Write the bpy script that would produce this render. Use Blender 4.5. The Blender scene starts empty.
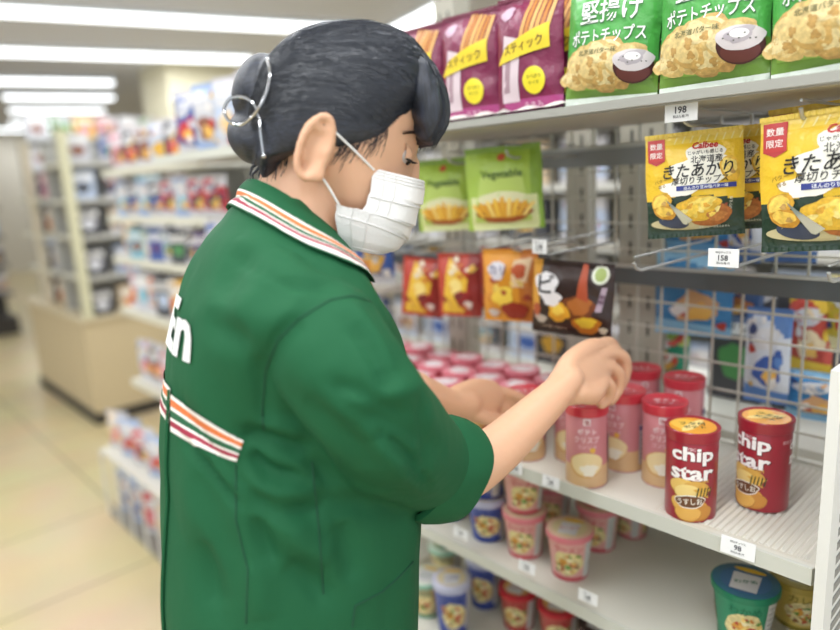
import bpy, bmesh, math, random
from math import sin, cos, pi, radians, sqrt
from mathutils import Vector, Matrix, noise
from mathutils.bvhtree import BVHTree
SC = bpy.context.scene
COL = SC.collection
random.seed(7)
V = Vector

# ------------------------------------------------------------------ camera
FPX = 660.0
_p, _r, _y = radians(11.7), radians(3.0), radians(47.5)
FW = V((-sin(_y)*cos(_p), cos(_y)*cos(_p), -sin(_p)))
_R0 = V((cos(_y), sin(_y), 0)); _U0 = _R0.cross(FW)
RT = _R0*cos(_r) - _U0*sin(_r); UP = _U0*cos(_r) + _R0*sin(_r)
CAM = V((0, 0, 1.42))
cd = bpy.data.cameras.new('camera'); cam = bpy.data.objects.new('camera', cd); COL.objects.link(cam)
cd.sensor_width = 36; cd.lens = 36*FPX/840; cd.clip_start = .02; cd.clip_end = 60
m = Matrix((RT, UP, -FW)).transposed().to_4x4(); m.translation = CAM; cam.matrix_world = m
cd.dof.use_dof = True; cd.dof.focus_distance = .76; cd.dof.aperture_fstop = 1.75
SC.camera = cam
# ------------------------------------------------------------------ light
w = bpy.data.worlds.new('store_air'); SC.world = w; w.use_nodes = True
w.node_tree.nodes['Background'].inputs[0].default_value = (.88, .94, 1.0, 1)
w.node_tree.nodes['Background'].inputs[1].default_value = .95
SC.view_settings.view_transform = 'Standard'; SC.view_settings.look = 'None'
SC.view_settings.gamma = 1.0; SC.view_settings.exposure = 0.06
SC.view_settings.use_curve_mapping = False
try:
    SC.cycles.use_denoising = True; SC.cycles.max_bounces = 8
except Exception: pass

def ray(x, y): return FW + RT*((x-420)/FPX) + UP*((315-y)/FPX)
def at(x, y, d): return CAM + ray(x, y)*d
def onY(x, y, Y): d = ray(x, y); return CAM + d*(Y/d.y)
def onplane(x, y, q, n):
    d = ray(x, y); return CAM + d*((q-CAM).dot(n)/d.dot(n))

# ------------------------------------------------------------------ materials
def lin(h):
    h = h.lstrip('#'); c = [int(h[i:i+2], 16)/255 for i in (0, 2, 4)]
    return tuple((x/12.92 if x <= .04045 else ((x+.055)/1.055)**2.4) for x in c) + (1,)
_M = {}
def M(hexc, rough=.5, metal=0, spec=.5, bump=None, emit=0, sss=0, trans=0, vary=0, coat=0, sheen=0):
    key = (hexc, rough, metal, spec, str(bump), emit, sss, trans, vary, coat, sheen)
    if key in _M: return _M[key]
    mt = bpy.data.materials.new('surface_' + hexc.lstrip('#')); mt.use_nodes = True
    nt = mt.node_tree; b = nt.nodes['Principled BSDF']
    b.inputs['Base Color'].default_value = lin(hexc)
    b.inputs['Roughness'].default_value = rough; b.inputs['Metallic'].default_value = metal
    b.inputs['Specular IOR Level'].default_value = spec
    if sss:
        b.inputs['Subsurface Weight'].default_value = sss; b.inputs['Subsurface Radius'].default_value = (1, .35, .2)
        b.inputs['Subsurface Scale'].default_value = .006
    if trans: b.inputs['Transmission Weight'].default_value = trans
    if coat: b.inputs['Coat Weight'].default_value = coat; b.inputs['Coat Roughness'].default_value = .12
    if sheen: b.inputs['Sheen Weight'].default_value = sheen
    if emit:
        b.inputs['Emission Color'].default_value = lin(hexc); b.inputs['Emission Strength'].default_value = emit
    if bump or vary:
        tc = nt.nodes.new('ShaderNodeTexCoord'); mp = nt.nodes.new('ShaderNodeMapping'); no = nt.nodes.new('ShaderNodeTexNoise')
        sc = bump[0] if bump else 8
        mp.inputs['Scale'].default_value = sc if isinstance(sc, (tuple, list)) else (sc, sc, sc)
        no.inputs['Scale'].default_value = 1; no.inputs['Detail'].default_value = 4
        nt.links.new(tc.outputs['Object'], mp.inputs[0]); nt.links.new(mp.outputs[0], no.inputs['Vector'])
        if bump:
            bp = nt.nodes.new('ShaderNodeBump'); bp.inputs['Strength'].default_value = bump[1]; bp.inputs['Distance'].default_value = bump[2]
            nt.links.new(no.outputs['Fac'], bp.inputs['Height']); nt.links.new(bp.outputs[0], b.inputs['Normal'])
        if vary:
            hs = nt.nodes.new('ShaderNodeHueSaturation'); hs.inputs['Color'].default_value = lin(hexc)
            mr = nt.nodes.new('ShaderNodeMapRange'); mr.inputs['To Min'].default_value = 1-vary; mr.inputs['To Max'].default_value = 1+vary
            mr.inputs['From Min'].default_value = .3; mr.inputs['From Max'].default_value = .7
            nt.links.new(no.outputs['Fac'], mr.inputs[0]); nt.links.new(mr.outputs[0], hs.inputs['Value'])
            nt.links.new(hs.outputs[0], b.inputs['Base Color'])
    _M[key] = mt; return mt
def foil(h): return M(h, .34, 0, .6, (26, .7, .010))
def food(h): return M(h, .45, 0, .5, (170, .4, .002), vary=.22)
def ink(h): return M(h, .45)
WHITE_METAL = '#e9e8e2'
# ------------------------------------------------------------------ mesh builder
class MB:
    def __init__(s): s.v = []; s.f = []; s.m = []; s.mats = []
    def mi(s, mat):
        if mat not in s.mats: s.mats.append(mat)
        return s.mats.index(mat)
    def add(s, vs, fs, mat):
        o = len(s.v); s.v += [tuple(x) for x in vs]; k = s.mi(mat)
        for f in fs: s.f.append([o+i for i in f]); s.m.append(k)
    def box(s, a, b, mat):
        x0, y0, z0 = a; x1, y1, z1 = b
        s.add([(x0,y0,z0),(x1,y0,z0),(x1,y1,z0),(x0,y1,z0),(x0,y0,z1),(x1,y0,z1),(x1,y1,z1),(x0,y1,z1)],
              [(0,3,2,1),(4,5,6,7),(0,1,5,4),(1,2,6,5),(2,3,7,6),(3,0,4,7)], mat)
    def grid(s, fn, nu, nv, mat, wrap=False, matfn=None):
        o = len(s.v); nn = nu if wrap else nu+1
        for j in range(nv+1):
            for i in range(nn): s.v.append(tuple(fn(i/nu, j/nv)))
        for j in range(nv):
            for i in range(nu):
                i2 = (i+1) % nn if wrap else i+1
                s.f.append([o+j*nn+i, o+j*nn+i2, o+(j+1)*nn+i2, o+(j+1)*nn+i])
                s.m.append(s.mi(matfn((i+.5)/nu, (j+.5)/nv) if matfn else mat))
    def lathe(s, prof, n, mat, matfn=None):
        s.grid(lambda u, v: (lambda p: (p[0]*cos(2*pi*u), p[0]*sin(2*pi*u), p[1]))(prof[min(len(prof)-1, int(round(v*(len(prof)-1))))]), n, len(prof)-1, mat, True, matfn)
    def tube(s, pts, r, mat, n=8, cap=True):
        pts = [V(p) for p in pts]; o = len(s.v); rr = r if isinstance(r, (list, tuple)) else [r]*len(pts)
        t0 = (pts[1]-pts[0]).normalized(); a = t0.orthogonal().normalized()
        for i, p in enumerate(pts):
            t = (pts[min(i+1, len(pts)-1)]-pts[max(i-1, 0)]).normalized()
            a = (a - t*a.dot(t)).normalized(); b = t.cross(a)
            for k in range(n):
                q = 2*pi*k/n; s.v.append(tuple(p + (a*cos(q)+b*sin(q))*rr[i]))
        k0 = s.mi(mat)
        for i in range(len(pts)-1):
            for k in range(n):
                s.f.append([o+i*n+k, o+i*n+(k+1) % n, o+(i+1)*n+(k+1) % n, o+(i+1)*n+k]); s.m.append(k0)
        if cap:
            s.f.append([o+k for k in range(n)][::-1]); s.m.append(k0)
            s.f.append([o+(len(pts)-1)*n+k for k in range(n)]); s.m.append(k0)
    def loft(s, rings, mat, n=28, cap=True, pw=2.0):
        # rings: (centre, axisA, axisB) with lengths = radii
        o = len(s.v)
        for c, a, b in rings:
            for k in range(n):
                q = 2*pi*k/n; e_ = 2/pw; cq = math.copysign(abs(cos(q))**e_, cos(q)); sq = math.copysign(abs(sin(q))**e_, sin(q)); s.v.append(tuple(V(c)+V(a)*cq+V(b)*sq))
        k0 = s.mi(mat)
        for i in range(len(rings)-1):
            for k in range(n):
                s.f.append([o+i*n+k, o+i*n+(k+1) % n, o+(i+1)*n+(k+1) % n, o+(i+1)*n+k]); s.m.append(k0)
        if cap:
            s.f.append([o+k for k in range(n)][::-1]); s.m.append(k0)
            s.f.append([o+(len(rings)-1)*n+k for k in range(n)]); s.m.append(k0)
    def ellipsoid(s, c, a, b, d, mat, nu=24, nv=14):
        c, a, b, d = V(c), V(a), V(b), V(d)
        s.grid(lambda u, v: c + (a*cos(2*pi*u)+b*sin(2*pi*u))*sin(pi*(.002+.996*v)) + d*cos(pi*(.002+.996*v)), nu, nv, mat, True)
    # printed artwork wrapped on a surface S(x, y, lift)
    def ell(s, S, cx, cy, rx, ry, mat, h, rot=0, wob=0, n=26, rings=4, seed=0):
        vs = [S(cx, cy, h)]; cr, sr = cos(rot), sin(rot)
        for j in range(1, rings+1):
            for k in range(n):
                q = 2*pi*k/n; w_ = 1+wob*(sin(3*q+seed)+.6*sin(5*q+seed*2.3)+.5*sin(8*q+seed*3.1))
                x = rx*cos(q)*j/rings*w_; y = ry*sin(q)*j/rings*w_
                vs.append(S(cx+x*cr-y*sr, cy+x*sr+y*cr, h))
        fs = [(0, 1+k, 1+(k+1) % n) for k in range(n)]
        for j in range(rings-1):
            for k in range(n):
                fs.append((1+j*n+k, 1+(j+1)*n+k, 1+(j+1)*n+(k+1) % n, 1+j*n+(k+1) % n))
        s.add(vs, fs, mat)
    def quad(s, S, pts, mat, h, nx=8, ny=6):
        p = [V((*q, 0)) for q in pts]   # bl br tr tl
        def fn(u, v):
            q = (p[0]*(1-u)+p[1]*u)*(1-v)+(p[3]*(1-u)+p[2]*u)*v; return S(q.x, q.y, h)
        s.grid(fn, nx, ny, mat)
    def rect(s, S, x0, y0, x1, y1, mat, h, nx=8, ny=6): s.quad(S, [(x0,y0),(x1,y0),(x1,y1),(x0,y1)], mat, h, nx, ny)
    def text(s, S, body, cx, cy, hh, mat, h, bold=.02, maxw=None, rot=0, slant=0, wide=1.0):
        vs, fs, wd = text_geo(body, bold); k = hh; kx = hh*wide
        if maxw and wd*kx > maxw: kx = maxw/wd
        cr, sr = cos(rot), sin(rot); out = []
        for (x, y) in vs:
            X = (x-wd/2)*kx + slant*(y-.5)*k; Y = (y-.5)*k
            out.append(S(cx+X*cr-Y*sr, cy+X*sr+Y*cr, h))
        s.add(out, fs, mat)
    def build(s, name, parent=None, smooth=True, origin=None, loc=None):
        me = bpy.data.meshes.new(name)
        vs = s.v
        if origin is not None: vs = [tuple(V(v)-origin) for v in vs]
        me.from_pydata(vs, [], s.f)
        for mt in s.mats: me.materials.append(mt)
        me.polygons.foreach_set('material_index', s.m)
        me.polygons.foreach_set('use_smooth', [smooth]*len(s.f)); me.update()
        o = bpy.data.objects.new(name, me); COL.objects.link(o)
        if parent: o.parent = parent
        elif origin is not None: o.location = origin
        if loc is not None: o.location = loc
        if smooth: me.set_sharp_from_angle(angle=radians(38))
        return o
_T = {}
def text_geo(body, bold):
    k = (body, bold)
    if k in _T: return _T[k]
    cu = bpy.data.curves.new('lettering', 'FONT'); cu.body = body; cu.offset = bold if body.isascii() else min(bold, .012); cu.resolution_u = 2; cu.size = 1
    ob = bpy.data.objects.new('lettering', cu); COL.objects.link(ob)
    dg = bpy.context.evaluated_depsgraph_get()
    me = bpy.data.meshes.new_from_object(ob.evaluated_get(dg))
    vs = [(v.co.x, v.co.y) for v in me.vertices]; fs = [tuple(p.vertices) for p in me.polygons]
    bpy.data.objects.remove(ob); bpy.data.curves.remove(cu); bpy.data.meshes.remove(me)
    if not vs: vs = [(0, 0), (.5, 0), (.5, 1)]; fs = [(0, 1, 2)]
    x0 = min(v[0] for v in vs); x1 = max(v[0] for v in vs); y0 = min(v[1] for v in vs); y1 = max(v[1] for v in vs)
    H = max(y1-y0, .01)
    vs = [((x-x0)/H, (y-y0)/H) for x, y in vs]
    _T[k] = (vs, fs, (x1-x0)/H); return _T[k]
def empty(name, loc, label, cat, group=None, rz=0):
    o = bpy.data.objects.new(name, None); o.empty_display_size = .05; COL.objects.link(o)
    o.location = loc; o.rotation_euler = (0, 0, rz); o['label'] = label; o['category'] = cat
    if group: o['group'] = group
    return o
def tag(o, label, cat, group=None):
    o['label'] = label; o['category'] = cat
    if group: o['group'] = group
    return o
def struct(o): o['kind'] = 'structure'; return o
def dup(root, loc, rz, label, group=None, scale=None, rx=None, ry=None):
    r = root.copy(); COL.objects.link(r); r.location = loc; r.rotation_euler = (rx if rx is not None else root.rotation_euler.x, ry if ry is not None else root.rotation_euler.y, rz)
    r['label'] = label
    if group: r['group'] = group
    if scale: r.scale = scale
    for ch in list(root.children):
        c = ch.copy(); COL.objects.link(c); c.parent = r; c.matrix_parent_inverse = ch.matrix_parent_inverse
    return r
def lerp(a, b, t): return a+(b-a)*t

# ------------------------------------------------------------------ setting
def tile_mat():
    mt = bpy.data.materials.new('floor_tiles'); mt.use_nodes = True; nt = mt.node_tree; b = nt.nodes['Principled BSDF']
    tc = nt.nodes.new('ShaderNodeTexCoord'); br = nt.nodes.new('ShaderNodeTexBrick'); br.offset = 0
    mp = nt.nodes.new('ShaderNodeMapping'); mp.inputs['Location'].default_value = (.1, .36, 0)
    br.inputs['Color1'].default_value = lin('#cbbb93'); br.inputs['Color2'].default_value = lin('#c6b68e'); br.inputs['Mortar'].default_value = lin('#8f7f62')
    br.inputs['Scale'].default_value = 1; br.inputs['Mortar Size'].default_value = .005; br.inputs['Brick Width'].default_value = .6; br.inputs['Row Height'].default_value = .6
    nt.links.new(tc.outputs['Object'], mp.inputs[0]); nt.links.new(mp.outputs[0], br.inputs['Vector'])
    no = nt.nodes.new('ShaderNodeTexNoise'); no.inputs['Scale'].default_value = 3; no.inputs['Detail'].default_value = 6
    mx = nt.nodes.new('ShaderNodeMixRGB'); mx.blend_type = 'OVERLAY'; mx.inputs[0].default_value = .18
    nt.links.new(tc.outputs['Object'], no.inputs['Vector'])
    nt.links.new(br.outputs[0], mx.inputs[1]); nt.links.new(no.outputs['Color'], mx.inputs[2]); nt.links.new(mx.outputs[0], b.inputs['Base Color'])
    b.inputs['Roughness'].default_value = .28; return mt
b = MB(); b.box((-16, -4, -.05), (2.5, 9, 0), tile_mat()); struct(b.build('floor', smooth=False))
b = MB(); b.box((-16, -4, 2.72), (2.5, 9, 2.8), M('#e2e4ee', .85)); struct(b.build('ceiling', smooth=False))
b = MB(); b.box((-15.2, -4, 0), (-15, 9, 2.72), M('#d8d3c6', .8)); struct(b.build('wall_back', smooth=False))
b = MB(); b.box((-16, 7.8, 0), (2.5, 8, 2.72), M('#d9d6cd', .8)); struct(b.build('wall_right', smooth=False))
b = MB(); b.box((-7.6, 3.0, 0), (-6.9, 8, 2.72), M('#e6dfc2', .8)); struct(b.build('wall_block', smooth=False))
b = MB(); b.box((-12.6, -2, 0), (-12.3, 1.0, 2.72), M('#cfc2ad', .8)); struct(b.build('wall_left', smooth=False))
# ceiling strip lights, rows 1.45 m apart
emis = M('#f6fbff', .5, emit=3.2)
frame = M('#dfe3e6', .5)
rows = [(-14.2, 3.6, 1.6, 0), (-12.9, 3.4, 1.1, 0), (-11.1, 3.1, 1.25, 0), (-9.65, 2.75, 1.25, 0), (-8.4, 2.35, 1.2, 0),
        (-6.6, 2.5, 2.3, 0), (-5.15, 2.2, 3.2, 0), (-4.3, 4.0, 1.5, 90), (-3.2, 1.0, 3.0, 0), (-1.7, .3, 3.0, 0), (-.25, -.1, 3.0, 0), (1.2, -.3, 3.0, 0), (-1.2, 3.0, 2.6, 0), (-3.6, -2, 2.6, 0), (-.5, -2.4, 2.6, 0)]
NM = ['farthest', 'second farthest', 'third farthest', 'fourth farthest', 'fifth farthest', 'sixth farthest', 'long']
for i, (X, Y, L, turn) in enumerate(rows):
    lab = (NM[i] + ' white linear ceiling light seen over the left aisle') if i < 7 else \
          ['white ceiling light running above the magenta snack bags', 'white linear ceiling light above the rear rack', 'white linear ceiling light over the shop worker', 'white linear ceiling light above the shelf front', 'white linear ceiling light behind the viewer', 'white linear ceiling light over the next aisle', 'white linear ceiling light over the far side aisle', 'white linear ceiling light over the near side aisle'][i-7]
    r = empty('ceiling_light', (X, Y, 2.72), lab, 'ceiling light', 'linear ceiling lights', radians(-16+turn) if i < 8 else 0)
    b = MB(); b.box((-.11, -L/2-.03, -.035), (.11, L/2+.03, 0), frame); b.build('housing', r, False)
    b = MB(); b.box((-.085, -L/2, -.06), (.085, L/2, -.036), emis); b.build('diffuser', r, False)
    ld = bpy.data.lights.new('strip_glow', 'AREA'); ld.shape = 'RECTANGLE'; ld.size = .17; ld.size_y = L
    ld.energy = (9 if i >= 8 else 9)*L; ld.color = (.94, .965, 1.0)
    lo = bpy.data.objects.new('strip_glow', ld); COL.objects.link(lo); lo.parent = r; lo.location = (0, 0, -.065)
# ------------------------------------------------------------------ the gondola with the snacks
SH = M('#d9d7cc', .42); SHD = M('#c8c7bd', .45); STEEL = M('#b9bab6', .35, .4); DARKRAIL = M('#5c6062', .4, .3)
def shelf(X0, X1, z, y0, y1, label, t=.020, lip=.018, tone='#cfd0c6'):
    r = empty('shelf_board', ((X0+X1)/2, y1, z-t), label, 'shelf')
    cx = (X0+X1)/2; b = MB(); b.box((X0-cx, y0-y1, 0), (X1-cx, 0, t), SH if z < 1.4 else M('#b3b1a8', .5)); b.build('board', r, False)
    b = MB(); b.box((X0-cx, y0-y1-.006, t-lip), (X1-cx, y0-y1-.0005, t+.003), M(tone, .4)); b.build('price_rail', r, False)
    return r
XR = -.204
main = shelf(-1.0, XR, .96, .775, 1.085, 'pale grey shelf board carrying the red chip cans')
b = MB()   # ribbed insert on the right end
n = 22
for i in range(n):
    x0 = XR-.008-.0085*(i+1)
    b.add([(x0, .79, .9604), (x0+.003, .79, .9632), (x0+.006, .79, .9604), (x0, 1.045, .9604), (x0+.003, 1.045, .9632), (x0+.006, 1.045, .9604)], [(0,1,4,3),(1,2,5,4),(0,2,1),(3,4,5)], M('#e9e6dc', .4))
b.add([(XR-.2, .785, .9602), (XR-.002, .785, .9602), (XR-.002, 1.05, .9602), (XR-.2, 1.05, .9602)], [(0,1,2,3)], M('#d5d1c4', .4))
tag(b.build('ribbed_shelf_mat', smooth=False, origin=V((XR-.1, .9, .96))), 'white ribbed mat lying on the shelf beside the dark red cans', 'shelf mat')
shelf(-1.0, XR, .76, .78, 1.085, 'pale grey shelf board carrying the pink noodle cups')
shelf(-1.0, XR, .535, .74, 1.085, 'lowest visible shelf board with blue and red noodle cups')
shelf(-1.93, -1.06, .96, .80, 1.085, 'shelf board farther left with the pink lidded tubs')
shelf(-1.93, -1.06, .76, .80, 1.085, 'lower shelf board left of the steel upright')
shelf(-1.93, -1.06, .535, .80, 1.085, 'lowest shelf board left of the steel upright')
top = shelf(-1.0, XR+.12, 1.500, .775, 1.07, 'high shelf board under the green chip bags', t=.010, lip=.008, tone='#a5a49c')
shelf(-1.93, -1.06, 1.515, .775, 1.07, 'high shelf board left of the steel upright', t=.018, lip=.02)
shelf(-1.93, -1.06, 1.2, .86, 1.05, 'narrow shelf board with bags left of the steel upright', t=.014, lip=.014)
b = MB()
b.box((-1.93, 1.11, .12), (XR+.1, 1.118, .93), M('#bdb9ac', .6)); b.box((-1.93, .80, 0), (XR, 1.05, .1), M('#4a4743', .6)); b.box((-1.93, .78, .1), (XR, 1.05, .13), SH)
tag(b.build('shelf_back_panel', smooth=False, origin=V((-1, 1.1, 0))), 'grey back panel and kick base behind the noodle cups', 'shelf panel')
def upright(x, y, w_, d, z0, z1, label, mat=None, slots=True):
    b = MB(); mt = mat or M('#b5b1a2', .4); b.box((-w_/2, -d/2, 0), (w_/2, d/2, z1-z0), mt)
    if slots:
        for i in range(int((z1-z0)/.05)-1):
            for sx in (-.22, .22):
                b.box((w_*sx-.0025, -d/2-.0006, .03+i*.05), (w_*sx+.0025, -d/2+.001, .055+i*.05), M('#4d4c48', .6))
    return tag(b.build('shelf_upright', smooth=False, loc=V((x, y, z0))), label, 'shelf post')
upright(-1.03, 1.08, .055, .05, 0, 2.1, 'slotted grey beige upright post left of the brown cocoa bag')
upright(-.615, 1.135, .085, .03, .93, 1.7, 'wide beige upright post behind the wire grid')
upright(-.75, 1.135, .05, .03, .93, 1.7, 'narrow beige post behind the wire grid')
upright(-.88, 1.10, .03, .03, 1.515, 2.1, 'pale post rising between the magenta snack bags', M('#d6d5d0', .4), False)
# white perforated end panel
b = MB()
WM = M('#e7e6e1', .4)
b.box((0, 0, 0), (.012, .03, 1.2), WM); b.box((0, .03, 0), (.006, .3, 1.2), WM)
for i in range(52):
    b.box((.0055, .045, .25+i*.018), (.0075, .28, .258+i*.018), M('#8f8e88', .6))
tag(b.build('shelf_end_panel', smooth=False, loc=V((XR+.004, .765, 0))), 'white slotted end panel at the right end of the shelves', 'shelf panel')
# wire grids
def wire_grid(X0, X1, z0, z1, Y, label, p=.045):
    b = MB(); wm = M('#c4c1b4', .35, .3); t = .0016
    nx = int((X1-X0)/p); nz = int((z1-z0)/p)
    for i in range(nx+1):
        x = X0+i*p; b.box((x-t, Y-t, z0), (x+t, Y+t, z1), wm)
    for j in range(nz+1):
        z = z0+j*p; b.box((X0, Y-3*t, z-t), (X1, Y-t, z+t), wm)
    return tag(b.build('wire_grid', smooth=False, origin=V(((X0+X1)/2, Y, z0))), label, 'wire grid')
wire_grid(-.99, XR+.1, .965, 1.5, 1.06, 'beige wire grid panel behind the chip cans and hanging bags')
wire_grid(-1.93, -1.07, .965, 1.5, 1.06, 'beige wire grid panel left of the slotted upright')
def bar(z, lab, X0=-.99, X1=-.1, mt=DARKRAIL):
    b = MB(); b.box((X0, 1.035, z-.008), (X1, 1.052, z+.024), mt); b.box((X0, 1.03, z+.021), (X1, 1.035, z+.026), STEEL)
    return tag(b.build('hook_rail', smooth=False, origin=V(((X0+X1)/2, 1.04, z))), lab, 'rail')
bar(1.229, 'dark grey hook rail crossing the wire grid behind the empty hooks')
bar(1.432, 'grey hook rail above the light green vegetable bags', mt=M('#8d9092', .4, .3))
bar(1.229, 'dark grey hook rail left of the slotted upright', -1.93, -1.06)
# hooks with price tags
PAPER = M('#efefee', .6); INKD = M('#3c3c40', .6)
def price_print(b, S, w_, h_, big, h=.0004):
    b.text(S, 'BBQチップス', 0, h_*.30, h_*.14, INKD, h, maxw=w_*.8)
    b.text(S, big, 0, 0, h_*.30, INKD, h, maxw=w_*.6)
    b.text(S, '税込価格 円', 0, -h_*.28, h_*.13, INKD, h, maxw=w_*.75)
def hook(x, z, yf, label, big=None, tw=.04, th=.027, rise=.012):
    r = empty('display_hook', (x, 1.035, z), label, 'hook', 'display hooks on the wire grid')
    b = MB(); L = 1.035-yf
    b.tube([(0, 0, 0), (0, -L*.5, 0), (0, -L+.02, 0), (0, -L+.006, rise*.3), (0, -L, rise)], .0022, STEEL)
    b.tube([(0, -.002, .02), (0, -L*.5, .02), (0, -L, .02)], .0016, STEEL); b.build('rod', r)
    if big:
        b = MB(); b.box((-tw/2, -L-.004, .004), (tw/2, -L-.0025, .004+th), PAPER)
        price_print(b, lambda X, Y, h: (X, -L-.004-h, .004+th/2+Y), tw, th, big); b.build('price_tag', r, False)
    return r
def px_hook(px, py, Y, label, big=None, **k):
    p = onY(px, py, Y); return hook(p.x, p.z, Y, label, big, **k)
px_hook(682, 125, .79, 'steel hook with a white price tag above the left yellow chip bag', '198')
px_hook(724, 270, .80, 'steel hook with a white price tag below the yellow chip bags', '158', tw=.036, th=.022)
px_hook(541, 256, .82, 'steel hook with a small price tag above the brown cocoa bag', '128', tw=.026, th=.022)
px_hook(634, 272, .80, 'empty steel hook sticking out right of the brown bag')
px_hook(828, 284, .80, 'empty steel hook at the right end of the dark rail')
px_hook(800, 120, .79, 'steel hook holding the front right yellow chip bag')
px_hook(506, 158, .84, 'steel hook holding the nearer light green bag')
px_hook(448, 164, .84, 'steel hook holding the farther light green bag')
px_hook(512, 252, .85, 'steel hook holding the orange snack bag')
px_hook(468, 252, .85, 'steel hook holding the red snack bag')
hook(-.955, 1.272, .86, 'steel hook holding the farthest red and yellow bag')
hook(-1.09, 1.262, .80, 'steel hook holding the orange bag beside the worker collar')
for i, (px, py) in enumerate(((749, 97), (778, 94), (808, 92))):
    p = onY(px, py, 1.0)
    hook(p.x, p.z-.014, 1.0, ['leftmost', 'middle', 'rightmost'][i]+' of three short hooks with tiny tags under the high shelf', '98', tw=.018, th=.022)
# ------------------------------------------------------------------ packages
def bag_surface(w_, h_, t, seed=0, crimp=.07):
    def prof(x, y):
        u = abs(2*x/w_); v = y/h_
        if v < 0 or v > 1 or u > 1: return 0
        k = (1-u**2.6)**.75
        a = max(0, min(1, (v-crimp)/.28)); c = max(0, min(1, (1-crimp-v)/.28))
        a = sin(a*pi/2)**.8 if a > 0 else 0; c = sin(c*pi/2)**.8 if c > 0 else 0
        base = t*k*a*c
        wr = noise.noise(V((x*26+seed, y*15, seed*1.7)))*.0035 + noise.noise(V((x*60+y*40, y*22+seed, 3)))*.0016
        e = noise.noise(V((x*140+seed, y*9, 1)))*.0014*(1-a*c)
        return base + wr*min(1, k*1.4)*max(a*c, .25) + e
    return lambda x, y, h: (x, -(prof(x, y)+h+.0006), y)
def make_bag(name, label, cat, w_, h_, t, region, art, loc, rz=0, rx=0, ry=0, group=None, seed=0, back=None, hang=False, res=(36, 44)):
    r = empty(name, loc, label, cat, group, rz); r.rotation_euler = (rx, ry, rz)
    S = bag_surface(w_, h_, t, seed); nu, nv = res
    b = MB()
    wav = lambda v: 1 + .012*sin(v*9+seed)
    b.grid(lambda u, v: S((u-.5)*w_*wav(v)*.999, v*h_, 0), nu, nv, None, False, region)
    back = back or region(.5, .9)
    b.grid(lambda u, v: (lambda p: (p[0], -p[1]*.85+.0002, p[2]))(S((.5-u)*w_*wav(v)*.999, v*h_, 0)), nu//2, nv//2, back)
    b.build('pouch', r)
    if hang:
        b = MB(); b.tube([(0, -.001, h_-.004), (0, .001, h_+.006)], .003, ink('#d8d8d8')); 
    for z0, z1 in ((0, h_*.035), (h_*.965, h_)):   # crimped end seals
        nn = 40; b = MB()
        b.grid(lambda u, v: ((u-.5)*w_, -.0016-.0011*abs(sin(u*nn*pi/2)), z0+(z1-z0)*v), nn*2, 1, None, False, lambda u, v: region(u, 0 if z0 == 0 else .99))
        b.build('end_seal', r)
    b = MB(); art(b, S, w_, h_)
    if b.f: b.build('printed_front', r)
    return r
def chip(b, S, x, y, rx, ry, rot, h, seed, cols=('#e7b94f', '#f3d47a')):
    b.ell(S, x, y, rx, ry, food(cols[0]), h, rot, .05, seed=seed)
    b.ell(S, x-rx*.1, y+ry*.12, rx*.78, ry*.68, food(cols[1]), h+.0003, rot, .07, seed=seed+2)
    b.ell(S, x+rx*.25, y-ry*.2, rx*.22, ry*.3, food('#c29a58'), h+.0006, rot, .2, seed=seed+4, n=14, rings=2)
# --- green thick cut chips
GRN = foil('#4ea84a'); GRN2 = foil('#71973a'); GRN3 = foil('#e0e8dc')
def reg_green(u, v):
    if v < .06: return GRN3
    return GRN2 if v < .27+.10*sin(u*3) else GRN
def art_green(b, S, w_, h_):
    b.rect(S, -.012, h_*.86, .012, h_*.99, ink('#e9e6e0'), .0012); b.text(S, '極', 0, h_*.925, .016, ink('#b23c34'), .0016)
    for sx in (-.045, -.034, .03): b.ell(S, sx, h_*.93, .011, .007, ink('#e8a33c'), .001, .4, .15)
    b.text(S, '堅揚げ', .004, h_*.675, .030, ink('#2f6b38'), .0012, .055, maxw=w_*.66)
    b.text(S, '堅揚げ', .004, h_*.680, .029, ink('#f4f6f2'), .0017, .03, maxw=w_*.65)
    b.text(S, 'ポテトチップス', 0, h_*.495, .020, ink('#2f6b38'), .0012, .055, maxw=w_*.80)
    b.text(S, 'ポテトチップス', 0, h_*.499, .019, ink('#f4f6f2'), .0017, .025, maxw=w_*.785)
    rnd = random.Random(3)
    for k in range(26):
        x = rnd.uniform(-.42, .30)*w_; y = h_*(.40-.20*(abs(x)/w_)**2 - rnd.random()*.22)
        chip(b, S, x, y, rnd.uniform(.014, .024), rnd.uniform(.011, .018), rnd.uniform(-.8, .8), .0012+k*.00005, k, (rnd.choice(['#cfa862', '#d8b873', '#c59a58']), rnd.choice(['#e2c888', '#e8d49c'])))
    b.text(S, '北海道バター味', -.01, h_*.385, .007, ink('#6b6a40'), .0034, .02, maxw=w_*.6)
    bx, by = w_*.29, h_*.25
    b.ell(S, bx, by, .023, .019, ink('#4a2222'), .0032); b.ell(S, bx, by-.006, .019, .011, ink('#64302c'), .0035)
    b.ell(S, bx, by+.008, .023, .013, ink('#d8d0d2'), .0038, 0, .03); b.ell(S, bx, by+.011, .014, .008, ink('#b8afb6'), .0041, .3, .1); b.ell(S, bx, by+.012, .009, .005, ink('#f0ecec'), .0044)
    for k in range(7): b.ell(S, bx-.015+k*.005, by+.008+.004*sin(k*2), .001, .0008, ink('#575a50'), .0047, n=8, rings=1)
    b.quad(S, [(-w_*.45, h_*.13), (w_*.1, h_*.10), (w_*.12, h_*.12), (-w_*.45, h_*.17)], ink('#8cb34c'), .001)
    b.quad(S, [(w_*.1, h_*.12), (w_*.46, h_*.17), (w_*.46, h_*.19), (w_*.1, h_*.15)], ink('#9dc258'), .001)
def bag_at(px, py, Y, w_): return onY(px, py, Y)
gl = bag_at(609, 100, .79, 0)
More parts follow.
